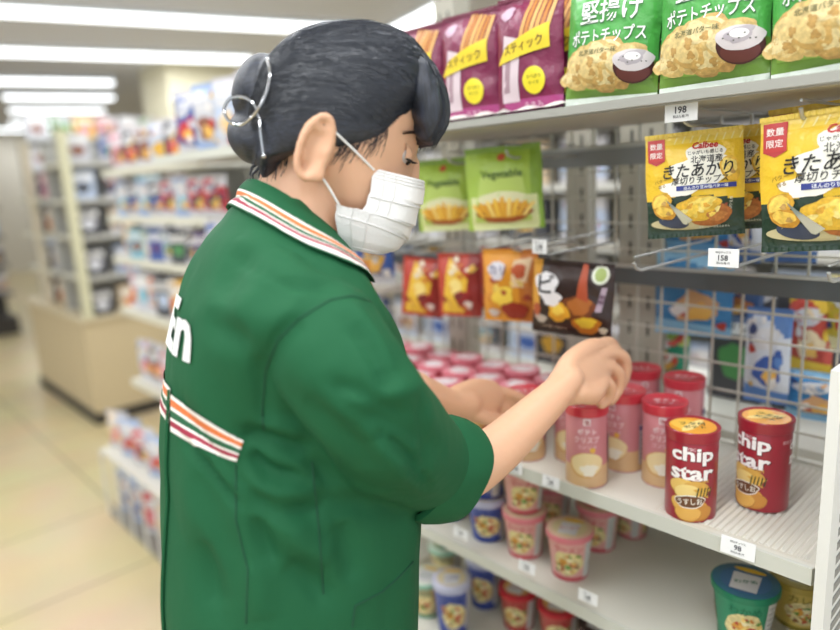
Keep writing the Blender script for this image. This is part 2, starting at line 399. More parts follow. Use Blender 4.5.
g1 = make_bag('chip_bag', 'leftmost of the green thick chip bags standing on the high shelf', 'chip bag', .122, .165, .026, reg_green, art_green, (-.486, .800, 1.5005), radians(10), radians(-4), radians(2), 'green chip bags on the high shelf', 1)
GB = 'green chip bags on the high shelf'
dup(g1, (-.350, .795, 1.5005), radians(4), 'middle green chip bag with its whole dip bowl printed in view', GB, ry=radians(-1))
dup(g1, (-.222, .795, 1.5005), radians(6), 'right green chip bag cut off by the top right corner', GB, ry=radians(-3))
dup(g1, (-.468, .86, 1.5005), radians(3), 'green chip bag standing right behind the leftmost green bag', GB)
dup(g1, (-.30, .86, 1.5005), radians(-2), 'green chip bag wedged behind the gap of middle and right green bags', GB)
# --- magenta stick snack
MAG = foil('#7f2149'); MAG2 = foil('#b04583'); MAG3 = foil('#6d1838')
def reg_mag(u, v): return MAG2 if v < .13 and u > .12 else (MAG3 if v > .97 or v < .03 else MAG)
def art_mag(b, S, w_, h_):
    b.quad(S, [(-w_*.40, h_*.12), (-w_*.12, h_*.12), (-w_*.06, h_*.62), (-w_*.34, h_*.68)], ink('#dcc9cf'), .001)
    b.quad(S, [(-w_*.36, h_*.2), (-w_*.26, h_*.2), (-w_*.2, h_*.6), (-w_*.28, h_*.6)], ink('#a88a94'), .0013)
    b.ell(S, -w_*.3, h_*.86, .012, .009, ink('#c9a6b9'), .001, .3, .1)
    for k in range(6):
        x = -.06+.16*k*.32; y = h_*.72+k*.004
        b.quad(S, [(w_*(-.1+.07*k), h_*.55), (w_*(-.04+.07*k), h_*.55), (w_*(.10+.07*k), h_*(.97-.01*k)), (w_*(.05+.07*k), h_*(.97-.01*k))], ink(['#d9a05a', '#c7813f', '#e2b06c'][k % 3]), .0014+k*.0002)
    b.quad(S, [(-w_*.44, h_*.44), (w_*.36, h_*.52), (w_*.36, h_*.72), (-w_*.30, h_*.58)], ink('#ecd02f'), .0030)
    b.text(S, 'スティック', -.002, h_*.565, .014, ink('#6b4a20'), .0035, .03, maxw=w_*.6, rot=.12)
    b.ell(S, w_*.14, h_*.27, .0165, .0185, ink('#f0dd33'), .0030)
    b.text(S, '食べきり', w_*.14, h_*.30, .0055, ink('#7c7a25'), .0034, .02, maxw=.026); b.text(S, 'サイズ', w_*.14, h_*.25, .005, ink('#7c7a25'), .0034, .02, maxw=.022)
    b.text(S, 'うまみ', w_*.08, h_*.08, .009, ink('#f0c7dc'), .0012, .03, maxw=w_*.5)
MG = 'magenta stick snack bags on the high shelf'
m1 = make_bag('snack_bag', 'front magenta snack bag right of the pale post', 'snack bag', .105, .165, .016, reg_mag, art_mag, (-.610, .795, 1.5005), radians(8), radians(-3), radians(-1), MG, 5)
dup(m1, (-.597, .845, 1.5005), radians(4), 'magenta snack bag second in line right of the pale post', MG)
dup(m1, (-.585, .895, 1.5005), radians(2), 'magenta snack bag third in line beside the green bag', MG)
dup(m1, (-.728, .80, 1.5005), radians(9), 'magenta snack bag left of the pale post, in front', MG)
dup(m1, (-.724, .85, 1.5005), radians(4), 'magenta snack bag left of the pale post, in second row', MG)
dup(m1, (-.848, .80, 1.5005), radians(8), 'magenta snack bag next to the worker hair, nearer one', MG)
dup(m1, (-.985, .80, 1.5005), radians(6), 'farthest magenta snack bag half hidden by the worker hair', MG)
for i, x in enumerate((-.70, -.80, -.60, -.92)):
    b = MB(); nrm = random.Random(i)
    b.grid(lambda u, v: ((u-.5)*.11*(1-.15*abs(v-.5)), -.03+v*.05, .006+.007*sin(pi*v)*(.7+.5*sin(u*14+i))), 20, 6, M('#e6e1da', .35, bump=(60, .5, .004)))
    o = b.build('plastic_wrapper', origin=V((0, 0, 0))); o.location = (x, .80, 1.5005)
    tag(o, ['crumpled clear white wrapper under the magenta bags beside the pale post', 'crumpled white wrapper under the magenta bag left of the post', 'crumpled white wrapper beside the leftmost green bag', 'crumpled white wrapper near the worker fringe'][i], 'wrapper')
# --- yellow potato chips, dark green foot
YEL = foil('#edc331'); DKG = foil('#263b2c'); YEL2 = foil('#f4d45a')
def reg_yel(u, v):
    lim = .36+.04*sin(u*4)
    if v < lim: return DKG
    return YEL2 if (v > .88) else YEL
def art_yel(b, S, w_, h_):
    for k in range(9): b.quad(S, [(-w_*.2+k*.011, h_*.89), (-w_*.2+k*.011+.002, h_*.89), (-w_*.17+k*.011+.002, h_*.955), (-w_*.17+k*.011, h_*.955)], ink('#f9e79b'), .0007, 1, 2)
    b.quad(S, [(-w_*.47, h_*.74), (-w_*.38, h_*.70), (-w_*.29, h_*.74), (-w_*.29, h_*.95)], ink('#b93a3a'), .001)
    b.rect(S, -w_*.47, h_*.74, -w_*.29, h_*.95, ink('#c23c3b'), .0013, 4, 4)
    b.text(S, '数量', -w_*.38, h_*.885, .0088, ink('#f6e9e2'), .0017, .03, maxw=w_*.15); b.text(S, '限定', -w_*.38, h_*.80, .0088, ink('#f6e9e2'), .0017, .03, maxw=w_*.15)
    b.ell(S, w_*.08, h_*.62, w_*.31, h_*.15, ink('#f2efe2'), .001, .10, .10, n=40); b.ell(S, w_*.12, h_*.76, w_*.19, h_*.12, ink('#f2efe2'), .0012, 0, .08); b.ell(S, -w_*.12, h_*.48, w_*.22, h_*.08, ink('#f2efe2'), .0012, .1, .12)
    b.text(S, 'Calbee', w_*.12, h_*.855, .0095, ink('#c4302e'), .0019, .03, maxw=w_*.26, slant=.2)
    b.text(S, 'じゃがいも感じる', w_*.12, h_*.79, .0058, ink('#3c3a36'), .0019, .01, maxw=w_*.44)
    b.text(S, '北海道産', w_*.13, h_*.725, .0105, ink('#3c3a36'), .0019, .015, maxw=w_*.44)
    b.text(S, 'きたあかり', w_*.04, h_*.63, .0190, ink('#1e1d1c'), .0020, .03, maxw=w_*.70, slant=.2)
    b.text(S, '厚切りチップス', w_*.06, h_*.535, .0105, ink('#2b2a28'), .0020, .022, maxw=w_*.62, slant=.15)
    b.rect(S, -w_*.18, h_*.445, w_*.42, h_*.49, ink('#35408a'), .0018, 12, 2); b.text(S, 'ほんのり甘み塩バター味', w_*.12, h_*.467, .0052, ink('#eef0f4'), .0022, .015, maxw=w_*.55)
    b.text(S, 'バター', -w_*.34, h_*.55, .0055, ink('#9a7522'), .0012, .01, rot=.2); b.text(S, '香る', -w_*.33, h_*.50, .0055, ink('#9a7522'), .0012, .01, rot=.2)
    # plate, opened baked potato, chips
    b.ell(S, -w_*.10, h_*.13, w_*.36, h_*.06, ink('#cbbf93'), .001, -.03); b.ell(S, -w_*.22, h_*.15, w_*.16, h_*.06, ink('#40485e'), .0014, -.2)
    b.ell(S, w_*.14, h_*.21, w_*.23, h_*.115, food('#a8642f'), .0018, -.05, .03); b.ell(S, w_*.04, h_*.27, w_*.22, h_*.12, food('#e3b53a'), .0022, .1, .08, n=36)
    b.ell(S, w_*.08, h_*.31, w_*.13, h_*.06, food('#f0d468'), .0026, .2, .14); b.ell(S, -.004, h_*.25, w_*.09, h_*.04, food('#efc94f'), .0028, .6, .18); b.ell(S, w_*.22, h_*.19, w_*.10, h_*.05, food('#bd7a3c'), .0028, 0, .1)
    chip(b, S, -w_*.34, h_*.35, .015, .012, .5, .0018, 2, ('#dba63a', '#f2cf62')); chip(b, S, -w_*.30, h_*.25, .016, .010, -.2, .0024, 5, ('#cf9433', '#f0c85a')); chip(b, S, w_*.36, h_*.62, .013, .018, .3, .0012, 6, ('#e0b13c', '#f4d873'))
    b.quad(S, [(-w_*.12, h_*.13), (-w_*.09, h_*.12), (-w_*.02, h_*.16), (-w_*.29, h_*.37)], M('#c9cdca', .2, .6), .0034, 3, 6)  # thin highlight painted over the potato picture as a pale sliver
    for k in range(7): b.ell(S, w_*(-.10+.055*k), h_*(.25+.05*sin(k*2.1)), w_*.035, h_*.02, food(['#f5e08a', '#d9a238', '#eccb5a'][k % 3]), .0031+k*.00005, k*.7, .2, n=14, rings=2, seed=k)
    b.text(S, '厚切り食感', w_*.36, h_*.28, .0045, ink('#dcd9c8'), .0012, .01, rot=pi/2-.1, maxw=h_*.26); b.text(S, '極みの味', w_*.31, h_*.24, .0045, ink('#b85b45'), .0012, .02, rot=pi/2-.1)
    b.text(S, '調理例 バターは含みません', w_*.18, h_*.085, .0036, ink('#cfd4c8'), .0012, .01, maxw=w_*.5)
YG = 'yellow potato chip bags hanging on hooks'
y1 = make_bag('potato_chip_bag', 'front yellow chip bag cut by the right edge, limited edition tag in red', 'chip bag', .135, .148, .014, reg_yel, art_yel, (-.218, .80, 1.322), radians(6), radians(-2), radians(-4), YG, 9)
dup(y1, (-.377, .825, 1.330), radians(24), 'yellow chip bag hanging left under the white price tag, glossy and tilted', YG, rx=radians(-3), ry=radians(-3), scale=(.84, 1, .88))
dup(y1, (-.362, .885, 1.333), radians(18), 'yellow chip bag half hidden behind the left glossy yellow bag', YG, rx=radians(-2), ry=radians(-3), scale=(.84, 1, .88))
dup(y1, (-.20, .862, 1.326), radians(4), 'yellow chip bag directly behind the front right yellow bag', YG)
dup(y1, (-.255, .93, 1.338), radians(10), 'yellow chip bag deepest on the hook between the two yellow groups', YG)
# --- light green vegetable chips
LG = foil('#a3c043'); LG2 = foil('#86a934'); CR = foil('#d9dca0')
def reg_lg(u, v): return CR if (abs(u-.5) < .44 and v < .42) else (LG2 if u > .86 or v > .93 else LG)
def art_lg(b, S, w_, h_):
    b.quad(S, [(-w_*.40, h_*.10), (w_*.36, h_*.10), (w_*.26, h_*.66), (-w_*.28, h_*.66)], ink('#b9cf68'), .001)
    b.ell(S, 0, h_*.36, w_*.32, h_*.11, ink('#e3e0b5'), .0014, 0, .05)
    b.ell(S, 0, h_*.87, .007, .006, ink('#c85a3c'), .0012)
    b.text(S, 'Vegetable', 0, h_*.66, .017, ink('#4e6a28'), .0018, .02, maxw=w_*.62)
    b.ell(S, 0, h_*.19, w_*.36, h_*.10, ink('#a9552b'), .0018, 0, .06); b.ell(S, 0, h_*.25, w_*.33, h_*.10, ink('#dd9a35'), .0021, 0, .12)
    for k in range(9):
        a = (k-4)*.22; x = w_*.065*(k-4)
        b.quad(S, [(x-.0035, h_*.16), (x+.0035, h_*.16), (x+.0035+a*.02, h_*(.40-.02*abs(k-4))), (x-.0035+a*.02, h_*(.40-.02*abs(k-4)))], ink(['#f0c24b', '#e2a93a', '#f5d476'][k % 3]), .0024+k*.0001, 2, 4)
LGG = 'light green vegetable chip bags'
v1 = make_bag('vegetable_chip_bag', 'light green vegetable chip bag, the nearer one under the grey rail', 'chip bag', .130, .137, .014, reg_lg, art_lg, (-.722, .87, 1.328), radians(24), 0, radians(-2), LGG, 14)
dup(v1, (-.868, .88, 1.322), radians(22), 'light green vegetable chip bag beside the worker mask', LGG, scale=(.9, 1, .95))
# --- brown cocoa style bag
BRN = foil('#33201d'); ORG = foil('#e0a13a')
def reg_br(u, v): return ORG if (u < .12 and v > .3) else BRN
def art_br(b, S, w_, h_):
    b.ell(S, w_*.12, h_*.40, w_*.20, h_*.18, ink('#7a3f1e'), .001, 0, .08); b.ell(S, w_*.14, h_*.44, w_*.14, h_*.12, ink('#b56a2e'), .0014, .2, .1)
    b.quad(S, [(w_*.10, h_*.55), (w_*.24, h_*.50), (w_*.19, h_*.98), (w_*.13, h_*.98)], ink('#b4502f'), .0017)
    b.ell(S, -w_*.12, h_*.33, w_*.14, h_*.14, ink('#e6a52f'), .0018, -.5, .1); b.ell(S, -w_*.13, h_*.36, w_*.08, h_*.08, ink('#f4cc52'), .0021, -.5, .1)
    b.ell(S, w_*.22, h_*.18, w_*.17, h_*.13, ink('#c97a22'), .002, .1, .08); b.ell(S, w_*.22, h_*.22, w_*.12, h_*.08, ink('#eecb3c'), .0024, .1, .1)
    b.ell(S, w_*.35, h_*.86, w_*.10, h_*.125, ink('#e4e8d6'), .001); b.ell(S, w_*.35, h_*.86, w_*.065, h_*.085, ink('#a9bb6a'), .0014)
    b.ell(S, -w_*.30, h_*.68, w_*.15, h_*.17, ink('#eeeaec'), .002, 0, .08); b.ell(S, -w_*.22, h_*.50, w_*.13, h_*.10, ink('#e9e2e2'), .0022, 0, .1)
    b.text(S, 'ビ', -w_*.30, h_*.69, .030, ink('#23242a'), .0027, .03)
    b.quad(S, [(w_*.32, h_*.38), (w_*.39, h_*.38), (w_*.44, h_*.70), (w_*.38, h_*.70)], ink('#b9a4b4'), .0014); b.text(S, '濃厚', w_*.385, h_*.54, .008, ink('#6a4a60'), .002, .02, rot=1.3)
    b.ell(S, -w_*.36, h_*.2, w_*.08, h_*.06, ink('#c9bfb6'), .0012, 0, .12); b.ell(S, w_*.41, h_*.12, w_*.05, h_*.05, ink('#d8cfb8'), .0012, 0, .12); b.ell(S, -w_*.42, h_*.3, w_*.05, h_*.12, ink('#b85a34'), .0012, 0, .12)
    b.text(S, 'コク深い味わい', -w_*.2, h_*.09, .006, ink('#d4c9b8'), .0012, .02, maxw=w_*.4)
make_bag('cocoa_snack_bag', 'dark brown snack bag with orange sweets hanging above the reaching hand', 'snack bag', .128, .116, .014, reg_br, art_br, (-.582, .85, 1.168), radians(14), 0, radians(3), None, 21)
# --- orange / red bags
OR1 = foil('#e0962c'); OR2 = foil('#c8742a'); RD = foil('#b63a28'); RD2 = foil('#8f2a26'); YL = foil('#e2b13a')
def art_or(b, S, w_, h_):
    b.ell(S, -w_*.22, h_*.72, w_*.16, h_*.13, ink('#d9d4dc'), .001, .3, .1); b.text(S, 'カリ', -w_*.2, h_*.73, .016, ink('#4c4f7a'), .0014, .03)
    b.quad(S, [(w_*.05, h_*.5), (w_*.3, h_*.5), (w_*.42, h_*.9), (w_*.1, h_*.86)], ink('#e8c8a0'), .001); b.ell(S, w_*.2, h_*.72, w_*.12, h_*.1, ink('#c0562e'), .0014, .3, .1)
    rq = random.Random(9)
    for k in range(12): b.ell(S, rq.uniform(-.4, .4)*w_, rq.uniform(.1, .6)*h_, w_*rq.uniform(.04, .1), h_*rq.uniform(.02, .06), food(rq.choice(['#e8c45a', '#a8442a', '#e8d8c0', '#c97a2e', '#f0d890'])), .0008+k*.00003, rq.uniform(-1, 1), .2, n=14, rings=2, seed=k)
    b.ell(S, -w_*.1, h_*.36, w_*.2, h_*.14, ink('#f1cd4e'), .001, .5, .1); b.ell(S, w_*.1, h_*.16, w_*.24, h_*.13, ink('#a13424'), .0016, 0, .08); b.ell(S, -w_*.3, h_*.12, w_*.1, h_*.06, ink('#ded3cf'), .0016, 0, .1)
o1 = make_bag('orange_snack_bag', 'orange snack bag hanging left of the dark brown bag', 'snack bag', .098, .124, .012, lambda u, v: OR1 if u < .7 else OR2, art_or, (-.716, .87, 1.170), radians(18), 0, 0, None, 31)
def art_rd(b, S, w_, h_):
    b.quad(S, [(-w_*.42, h_*.05), (w_*.1, h_*.05), (w_*.25, h_*.6), (-w_*.2, h_*.95)], ink('#e6b93a'), .001); b.ell(S, -w_*.02, h_*.45, w_*.14, h_*.18, ink('#f0d682'), .0014, .3, .1)
    rq = random.Random(4)
    for k in range(12): b.ell(S, rq.uniform(-.4, .4)*w_, rq.uniform(.1, .92)*h_, w_*rq.uniform(.04, .1), h_*rq.uniform(.02, .06), food(rq.choice(['#e0b04a', '#8e2a22', '#e8d8c0', '#c4652e', '#5c2620'])), .0022+k*.0001, rq.uniform(-1, 1), .2, n=14, rings=2, seed=k)
    b.ell(S, w_*.1, h_*.3, w_*.17, h_*.13, ink('#8e2222'), .0018, 0, .1); b.ell(S, w_*.24, h_*.2, w_*.09, h_*.07, ink('#e0cdc4'), .0022, 0, .1); b.text(S, '辛', -w_*.05, h_*.78, .02, ink('#f3e6c8'), .0016, .04)
RG = 'red and yellow snack bags on the farther hooks'
r1 = make_bag('red_snack_bag', 'red and yellow snack bag hanging right after the orange one', 'snack bag', .085, .118, .012, lambda u, v: RD if u < .75 else RD2, art_rd, (-.846, .88, 1.162), radians(20), 0, 0, RG, 33)
dup(r1, (-.805, .95, 1.168), radians(14), 'darker red snack bag just behind the red and yellow one', RG)
dup(r1, (-.955, .88, 1.150), radians(28), 'red and yellow snack bag farthest left near the worker sleeve', RG, ry=radians(7), rx=radians(4))
dup(o1, (-1.09, .82, 1.135), radians(34), 'yellow orange snack bag leaning beside the worker collar', RG, scale=(.7, 1, 1))
# --- bags beyond the grid
def simple_bag(c1, c2, c3, txt, w_=.12, h_=.16, seed=0, name='snack_bag', **k):
    A, B = foil(c1), foil(c2)
    def art(b, S, w, h):
        b.ell(S, w*.05, h*.36, w*.30, h*.17, ink(c3), .0012, .2, .1, seed=seed); b.ell(S, w*.12, h*.30, w*.15, h*.10, ink('#e9b65a'), .0016, .4, .14, seed=seed+1)
        b.ell(S, -w*.05, h*.70, w*.33, h*.11, ink('#d9d8da'), .0012, .15, .06); b.text(S, txt, -w*.05, h*.70, h*.11, ink(c1), .0018, .04, maxw=w*.55, rot=.15)
        rq = random.Random(seed)
        for k in range(9): b.ell(S, rq.uniform(-.4, .4)*w, rq.uniform(.1, .9)*h, w*rq.uniform(.04, .12), h*rq.uniform(.02, .07), ink(rq.choice(['#e9e4e0', c3, c2, '#d8b04a', '#b8453a', '#3c4a7a'])), .0022+k*.0001, rq.uniform(-1, 1), .15, n=14, rings=2, seed=k)
        b.quad(S, [(-w*.48, h*.12), (w*.48, h*.05), (w*.48, h*.12), (-w*.48, h*.2)], ink(c2), .0008)
    return dict(w_=w_, h_=h_, t=.016, region=lambda u, v: B if v > .82+.1*sin(u*5) or v < .14 else A, art=art, seed=seed, res=(20, 24))
def place_simple(spec, label, loc, rz, cat='snack bag', group=None, name='snack_bag', rx=0, ry=0):
    return make_bag(name, label, cat, spec['w_'], spec['h_'], spec['t'], spec['region'], spec['art'], loc, rz, rx, ry, group, spec['seed'], res=spec['res'])
BB = 'packages hanging behind the wire grid'
sb_blue = simple_bag('#3d86bd', '#8fc3e3', '#d7a878', 'うす塩', .13, .15, 41)
q1 = place_simple(sb_blue, 'blue snack bag with biscuit picture behind the grid, right of the beige post', onY(692, 335, 1.13), radians(10), group=BB)
p = onY(668, 340, 1.17); dup(q1, p, radians(0), 'darker blue bag behind the grid closest to the wide beige post', BB, scale=(.6, 1, 1.1))
p = onY(690, 262, 1.13); dup(q1, (p.x, 1.15, p.z+.012), radians(8), 'blue snack bag behind the grid just above the dark rail', BB, scale=(1, 1, .9))
sb_w = simple_bag('#d9dde6', '#5d86c4', '#3f5fa8', 'ミルク', .11, .17, 43)
q2 = place_simple(sb_w, 'white and blue bag behind the grid, over the right dark red can', onY(765, 402, 1.13), radians(8), group=BB); q2.scale = (.62, 1, .95)
p = onY(744, 262, 1.13); dup(q2, p, radians(-6), 'white and blue bag behind the grid above the dark rail', BB, scale=(.5, 1, .9))
p = onY(790, 262, 1.18); dup(q2, p, radians(5), 'white and blue bag above the rail below the front yellow bag', BB, scale=(.7, 1, .9))
sb_ry = simple_bag('#c94b3c', '#e8c23c', '#f0d9b0', 'カール', .10, .17, 47)
q3 = place_simple(sb_ry, 'red and yellow bag behind the grid right of the white and blue one', onY(808, 372, 1.24), radians(6), group=BB); q3.scale = (.7, 1, .85)
p = onY(720, 350, 1.20); 
sb_g = simple_bag('#2f9a78', '#b8d86a', '#d85a4a', 'サラダ', .10, .10, 51)
q4 = place_simple(sb_g, 'small green bag behind the grid above the pink chip cans', onY(662, 378, 1.16), radians(3), group=BB)
sb_n = simple_bag('#34507c', '#6f8fb8', '#c8804a', 'ナッツ', .12, .11, 53)
q5 = place_simple(sb_n, 'navy bag with small pictures behind the grid below the dark rail', onY(733, 322, 1.17), radians(3), group=BB); q5.scale = (.8, 1, .8)
p = onY(815, 420, 1.16); dup(q1, p, radians(5), 'blue bag low behind the grid at the right end', BB, scale=(.7, 1, .55))
sb_y = simple_bag('#d8c23a', '#efe6b0', '#c8503a', 'バナナ', .09, .14, 57)
q6 = place_simple(sb_y, 'yellow bag behind the grid at the right picture edge', onY(846, 350, 1.24), radians(6), group=BB); q6.scale = (.7, 1, .9)
# --- chip cans
VHH = V((-sin(_y), cos(_y), 0))
def wrap(R, a0=0, k=0):   # k: taper (radius change per metre)
    def S(x, y, h):
        r_ = (R(y) if callable(R) else R)+h; a = a0 + x/(R(.5*.1) if callable(R) else R)
        return (r_*sin(a), -r_*cos(a), y)
    return S
def make_can(name, label, group, R, H, col, lidcol, art, lidart, loc, rz, rim=None, topcol=None):
    r = empty(name, loc, label, 'chip can', group, rz)
    b = MB(); b.lathe([(0, .001), (R*.93, .001), (R*.985, .0), (R, .003), (R, H*.3), (R, H*.6), (R, H-.004), (R*.96, H-.002), (0, H-.002)], 48, col); b.build('canister', r)
    b = MB(); R2 = R+.0014
    b.lathe([(R2-.0006, H-.013), (R2, H-.0125), (R2+.0004, H-.004), (R2+.0006, H+.001), (R2-.0006, H+.0022), (R2-.0022, H+.0016), (R2-.004, H+.0002), (0, H+.0001)], 48, lidcol, (lambda u, v: (topcol if v > .72 else lidcol)) if topcol else None); b.build('lid', r)
    b = MB(); T = lambda x, y, h: (x, y, H+.0003+h); lidart(b, T, R); b.build('lid_print', r)
    b = MB(); S = wrap(R); side = art(b, S, H); b.build('printed_label', r)
    if side: side.build('side_print', r)
    return r
CRIM = M('#9a2433', .32, coat=.3); OY = M('#f0a72c', .3, coat=.3)
def art_star(b, S, H):
    W = ink('#f4efee'); D = ink('#5e1420')
    b.text(S, 'YBC', -.002, H*.835, .0045, ink('#dfb9bd'), .0004)
    b.text(S, 'chip', 0, H*.752, .0265, D, .0003, .05, maxw=.060, wide=1.3); b.text(S, 'chip', 0, H*.756, .0250, W, .0006, .032, maxw=.056, wide=1.3)
    b.text(S, 'star', 0, H*.556, .0205, D, .0003, .05, maxw=.060, wide=1.4); b.text(S, 'star', 0, H*.560, .0190, W, .0006, .032, maxw=.056, wide=1.4)
    b.text(S, 'POTATO CHIPS', .004, H*.475, .0040, ink('#e3b04c'), .0005, .02, maxw=.034)
    for k, (x, y, a, c) in enumerate(((-.013, .40, .1, '#e6c06a'), (.006, .385, -.1, '#d9a850'), (-.006, .34, .15, '#ecd084'), (.004, .17, .05, '#d99a45'), (-.010, .20, -.1, '#e2b45a'), (.010, .12, .1, '#c98a3c'), (-.004, .10, 0, '#e0ac55'))):
        b.ell(S, x, H*y, .0165, .0115, ink('#b97c33'), .0004+k*.00012, a, .02); b.ell(S, x, H*y+.001, .0158, .0105, ink(c), .00046+k*.00012, a, .02)
    st = [(.013+ (.013 if q % 2 == 0 else .006)*cos(q*pi/5+.3), H*.36+(.011 if q % 2 == 0 else .005)*sin(q*pi/5+.3)) for q in range(10)]
    vs = [S(.013, H*.36, .0018)]+[S(x, y, .0018) for x, y in st]; b.add(vs, [(0, 1+q, 1+(q+1) % 10) for q in range(10)], ink('#e2b04a'))
    for q in range(5): b.quad(S, [(.005+q*.004, H*.31), (.0065+q*.004, H*.31), (.0085+q*.004, H*.41), (.007+q*.004, H*.41)], ink('#37401f'), .0021, 1, 3)
    b.ell(S, -.002, H*.245, .0185, .0095, ink('#f1e9dc'), .0016, .10, .05); b.ell(S, -.002, H*.245, .0172, .008, ink('#6b4326'), .0019, .10, .05)
    b.text(S, 'うすしお', -.002, H*.247, .0085, ink('#f5efe2'), .0022, .03, maxw=.029, rot=.10)
    b.text(S, 'NET 45g', -.002, H*.05, .003, ink('#f0d9a0'), .0006)
    # nutrition side, vertical lettering
    side = MB(); b = side
    b.text(S, '袋包装', .050, H*.80, .0055, ink('#d9a3a8'), .0004); b.text(S, 'chip', .064, H*.74, .017, W, .0006, .045, maxw=.018); b.text(S, 'star', .064, H*.60, .016, W, .0006, .045, maxw=.018)
    b.text(S, '原材料名 じゃがいも', .062, H*.32, .0045, ink('#e5c7c9'), .0005, .01, rot=-pi/2, maxw=H*.42); b.text(S, '内容量 四十五グラム', .069, H*.32, .0045, ink('#e5c7c9'), .0005, .01, rot=-pi/2, maxw=H*.42)
    return side
def lid_star(b, T, R):
    b.ell(T, 0, 0, R*.90, R*.90, OY, .0001, n=40); b.ell(T, -.010, .003, R*.5, R*.62, ink('#f4c14e'), .0003, .3, .04); b.ell(T, 0, 0, R*.22, R*.8, ink('#f7d98a'), .0004, -.5)
    b.text(T, 'フタ付', 0, .006, .011, ink('#3d4422'), .0007, .05, maxw=.034, rot=.1); b.text(T, 'ポテト', .002, -.006, .009, ink('#4a4a26'), .0007, .04, maxw=.03, rot=.1)
SG = 'dark red chip cans with orange tops'
s1 = make_can('chip_can', 'front dark red chip can with full white lettering facing out', SG, .0325, .122, CRIM, CRIM, art_star, lid_star, onplane(700, 523, V((0, 0, .9602)), V((0, 0, 1)))+VHH*.0325, radians(27))
p = onplane(774, 513, V((0, 0, .964)), V((0, 0, 1)))
dup(s1, (p.x+VHH.x*.032, p.y+VHH.y*.032, .9640), radians(-16), 'right dark red chip can turned away, standing near the ribbed mat', SG)
PNK = M('#cb8389', .34, coat=.3); PLID = M('#c93a47', .32, coat=.3)
def art_pink(b, S, H):
    tan = ink('#dcb878'); 
    b.quad(S, [(-.094, 0.002), (.094, .002), (.094, H*.28), (-.094, H*.28)], M('#d6b083', .35), .0003, 60, 3)
    for c in (-.033*pi, 0, .033*pi):
        b.ell(S, c-.001, H*.30, .025, H*.16, ink('#d0a060'), .0006, .1, .02); b.ell(S, c, H*.31, .0235, H*.145, ink('#e9d2a0'), .0008, .1, .02)
        b.ell(S, c+.003, H*.24, .012, H*.075, ink('#eee6d4'), .0012, .1, .15)
        b.ell(S, c+.008, H*.49, .004, .004, ink('#e8b44a'), .0012)
        b.rect(S, c-.005, H*.80, c+.005, H*.88, ink('#ecdcdd'), .0006, 3, 3); b.text(S, '塩', c, H*.84, .007, ink('#a8323c'), .0009)
        b.text(S, 'ポテト', c, H*.72, .009, ink('#f0dee0'), .0006, .02, maxw=.036); b.text(S, 'クリスプ', c, H*.62, .010, ink('#eed5d8'), .0006, .02, maxw=.036)
        b.text(S, 'コンソメ', c, H*.53, .006, ink('#e9c5c9'), .0006, .01, maxw=.03)
    side = MB(); b = side
    b.rect(S, .042, H*.10, .060, H*.62, ink('#c9bcc0'), .0014, 6, 4); b.rect(S, .042, H*.55, .060, H*.60, ink('#54508a'), .0018, 6, 2)
    for k in range(6): b.text(S, '栄養成分表示', .051, H*(.48-.06*k), .003, ink('#6d6068'), .0018, maxw=.014)
    return side
def lid_pink(b, T, R):
    b.text(T, 'ポテト', 0, .005, .011, ink('#f3dfe0'), .0002, .05, maxw=.036, rot=.15); b.text(T, 'チップ', 0, -.008, .008, ink('#eecdd0'), .0002, .04, maxw=.03, rot=.15)
PG = 'pink chip cans with red lids'
f = lambda px, py, dy=.031: (lambda q: (q.x+VHH.x*dy, q.y+VHH.y*dy, .9602))(onplane(px, py, V((0, 0, .9602)), V((0, 0, 1))))
c1 = make_can('pink_chip_can', 'pink chip can with a red lid right under the reaching hand', PG, .0305, .123, PNK, PLID, art_pink, lid_pink, f(592, 489), radians(34))
dup(c1, f(630, 473), radians(-5), 'pink chip can showing its grey side panel, second row', PG)
dup(c1, f(671, 489), radians(22), 'pink chip can partly hidden by the front dark red can', PG)
dup(c1, (-.467, 1.00, .9602), radians(10), 'pink chip can at the back next to the wire grid, right one', PG)
dup(c1, (-.545, 1.005, .9602), radians(40), 'pink chip can at the back next to the wire grid, left one', PG)
dup(c1, (-.585, .862, .9602), radians(20), 'red lidded pink chip can behind the forearm, right one', PG)
dup(c1, (-.647, .818, .9602), radians(50), 'red lidded pink chip can behind the forearm, left one', PG, scale=(1, 1, .9))
# --- pink lidded snack tubs
def make_cup(name, label, cat, group, r0, r1, H, col, rimcol, topcol, art, lidart, loc, rz):
    r = empty(name, loc, label, cat, group, rz); Rf = lambda y: r0+(r1-r0)*y/H
    b = MB(); b.lathe([(0, .002), (r0*.9, .002), (r0, 0), (lerp(r0, r1, .5), H*.5), (r1, H-.004), (r1*.97, H-.003), (0, H-.003)], 36, col); b.build('cup', r)
    b = MB(); b.lathe([(r1+.0005, H-.010), (r1+.0025, H-.009), (r1+.003, H-.002), (r1+.0025, H), (r1+.001, H+.0008), (0, H+.0008)], 36, rimcol, lambda u, v: topcol if v > .83 else rimcol); b.build('lid', r)
    b = MB(); lidart(b, lambda x, y, h: (x, y, H+.001+h), r1); b.build('lid_print', r)
    b = MB()
    def S(x, y, h):
        q = Rf(y)+h; a = x/((r0+r1)/2); return (q*sin(a), -q*cos(a), y)
    art(b, S, H); b.build('printed_label', r); return r
def art_tub(b, S, H):
    for c in (-.07, 0, .07):
        b.ell(S, c, H*.35, .022, H*.2, ink('#e7c27a'), .0005, 0, .06); b.text(S, 'じゃが', c, H*.70, .012, ink('#f7ecee'), .0008, .04, maxw=.045)
